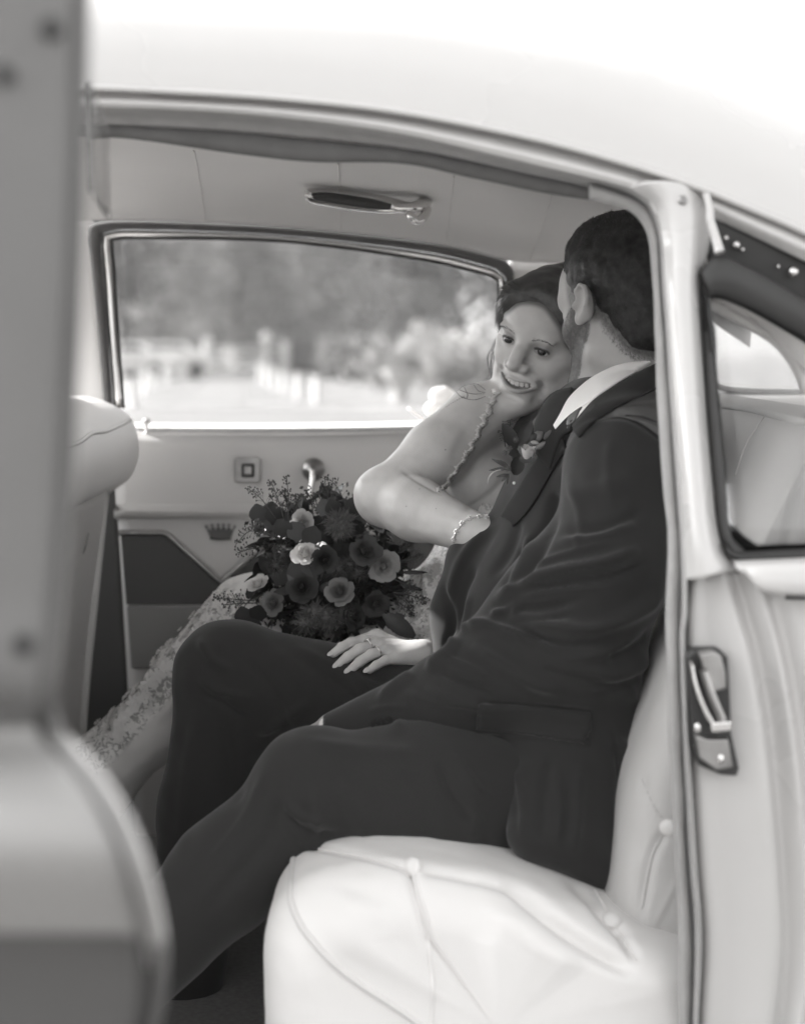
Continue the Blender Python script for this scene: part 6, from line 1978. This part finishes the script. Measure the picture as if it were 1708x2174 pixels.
# ------------------------------------------------------------------ buttonhole flower
BY = .016
BN = empty('buttonhole_flower', P(1105, 960, (2.36 - BY)), 'small buttonhole of a cream bud, dark leaves and thistles on the groom\'s lapel', 'buttonhole')
def zc(zx, zy): return 990.6 + .16 * zx, 819.8 + .16 * zy
def bn_leaf(base, tip, w, m, Y=(2.36 - BY), dy=-.01, droop=.1):
    b = P(*zc(*base), Y); t = P(*zc(*tip), Y + dy)
    h = np.linalg.norm(t - b)
    return put(leaf_mesh('leaf', w * .16 * 6.7e-4, h, m, .35, droop, 7), 'leaf', BN, b, t - b, (0.1, -1, .2))
bn_leaf((650, 830), (485, 500), 92, M['fl_leaf'])
bn_leaf((685, 790), (845, 455), 85, M['fl_leaf'], (2.358 - BY))
bn_leaf((760, 780), (860, 480), 70, M['fl_leaf_mid'], (2.366 - BY))
bn_leaf((690, 880), (560, 900), 60, M['fl_leaf'], (2.356 - BY))
bn_leaf((640, 1180), (700, 900), 95, M['fl_leaf'], (2.362 - BY))
bn_leaf((700, 960), (880, 975), 60, M['fl_leaf'], (2.350 - BY))
for t in ((345, 960), (410, 975), (455, 985), (305, 1110), (400, 1200), (465, 1258), (545, 1300)):
    bn_leaf((560, 1090 if t[1] < 1150 else 1170), t, 24, M['fl_leaf_mid'], (2.36 - BY), -.006, .25)
c = [P(*zc(*q), (2.352 - BY)) for q in ((450, 1110), (370, 1130), (305, 1190), (280, 1260), (278, 1310))]
obj('grass_blade', *tube(c, [.0016, .0022, .0004], 6, 20, flat=.35), M['petal_white'], BN)
for q, r in (((650, 705), 48), ((560, 830), 52), ((540, 1085), 52), ((505, 880), 40)):
    thistle(BN, P(*zc(*q), (2.352 - BY)), r * .16 * 6.7e-4 * 1.15, 130, M['thistle'], 'thistle', 1.1)
rs = rose(BN, P(*zc(820, 940), (2.352 - BY)) + np.array([-.002, 0, -.004]), nrm([.12, -.35, .93]), .029, 'petal_white', 'cream rosebud', 3)
def bud(q0, q1, w, m, Y):
    a, b_ = P(*zc(*q0), Y), P(*zc(*q1), Y - .004)
    obj('bud', *tube([a, a * .7 + b_ * .3, a * .3 + b_ * .7, b_], [w * .35, w, w * .85, w * .15], 10, 14), m, BN)
k_ = .16 * 6.7e-4
bud((900, 840), (1075, 735), 42 * k_, M['petal_mid'], (2.352 - BY))
bud((1020, 700), (1160, 575), 45 * k_, M['petal_dark'], (2.352 - BY))
bud((880, 720), (1010, 610), 75 * k_, M['petal_mid'], (2.364 - BY))
bud((820, 700), (930, 640), 60 * k_, M['petal_dark'], (2.360 - BY))
bud((850, 740), (960, 760), 30 * k_, M['petal_pale'], (2.354 - BY))
for q0, q1 in (((1180, 610), (1290, 545)), ((1230, 640), (1330, 560)), ((1320, 560), (1365, 400)), ((1350, 550), (1395, 400))):
    obj('stem', *tube([P(*zc(*q0), (2.338 - BY)), P(*zc(*q1), (2.336 - BY))], .0016, 6, 6), M['fl_leaf_mid'], BN)
obj('pearl_pin', *blob(P(*zc(625, 1285), (2.352 - BY)), (.0024,) * 3, None, 14, 10), M['pearl'], BN)
sprig(BN, [zc(510, 800), zc(490, 680), zc(485, 580)], (2.36 - BY), 8, pr=.0008)
sprig(BN, [zc(560, 560), zc(575, 500), zc(568, 450)], (2.37 - BY), 6, pr=.0008)

# ------------------------------------------------------------------ white ribbon bow behind her shoulder
RBN = empty('ribbon_bow', P(925, 880, 3.46), 'white ribbon bow tied outside the far door, seen behind the bride\'s shoulder', 'ribbon')
M['ribbon'] = mat('white_ribbon', .82, .6, trans=.3)
for q, r, nm in (((938, 842), (.028, .014, .022), 'loop'), ((922, 868), (.021, .014, .019), 'loop'), ((950, 858), (.024, .014, .021), 'loop')):
    Vr, Fr = blob(P(q[0], q[1], 3.45), r, None, 18, 12)
    obj(nm, noise_disp(Vr, Fr, 60, .004), Fr, M['ribbon'], RBN)
obj('tail', *tube([P(866, 866, 3.44), P(880, 877, 3.445), P(898, 890, 3.45), P(912, 903, 3.455)], [.007, .009, .009, .007], 10, 14, flat=.35), M['ribbon'], RBN)
# ================================================================== air: far things fade
hz = bpy.data.materials.new('haze'); hz.use_nodes = True
hn = hz.node_tree.nodes; hn.remove(hn['Principled BSDF'])
pv = hn.new('ShaderNodeVolumePrincipled')
pv.inputs['Color'].default_value = (1, .99, .98, 1)
pv.inputs['Density'].default_value = 0.001
hz.node_tree.links.new(pv.outputs[0], hn['Material Output'].inputs['Volume'])
V, F = box((-720, -720, -1.1), (720, 720, 24))
obj('haze', V, F, hz, kind='stuff', smooth=False)
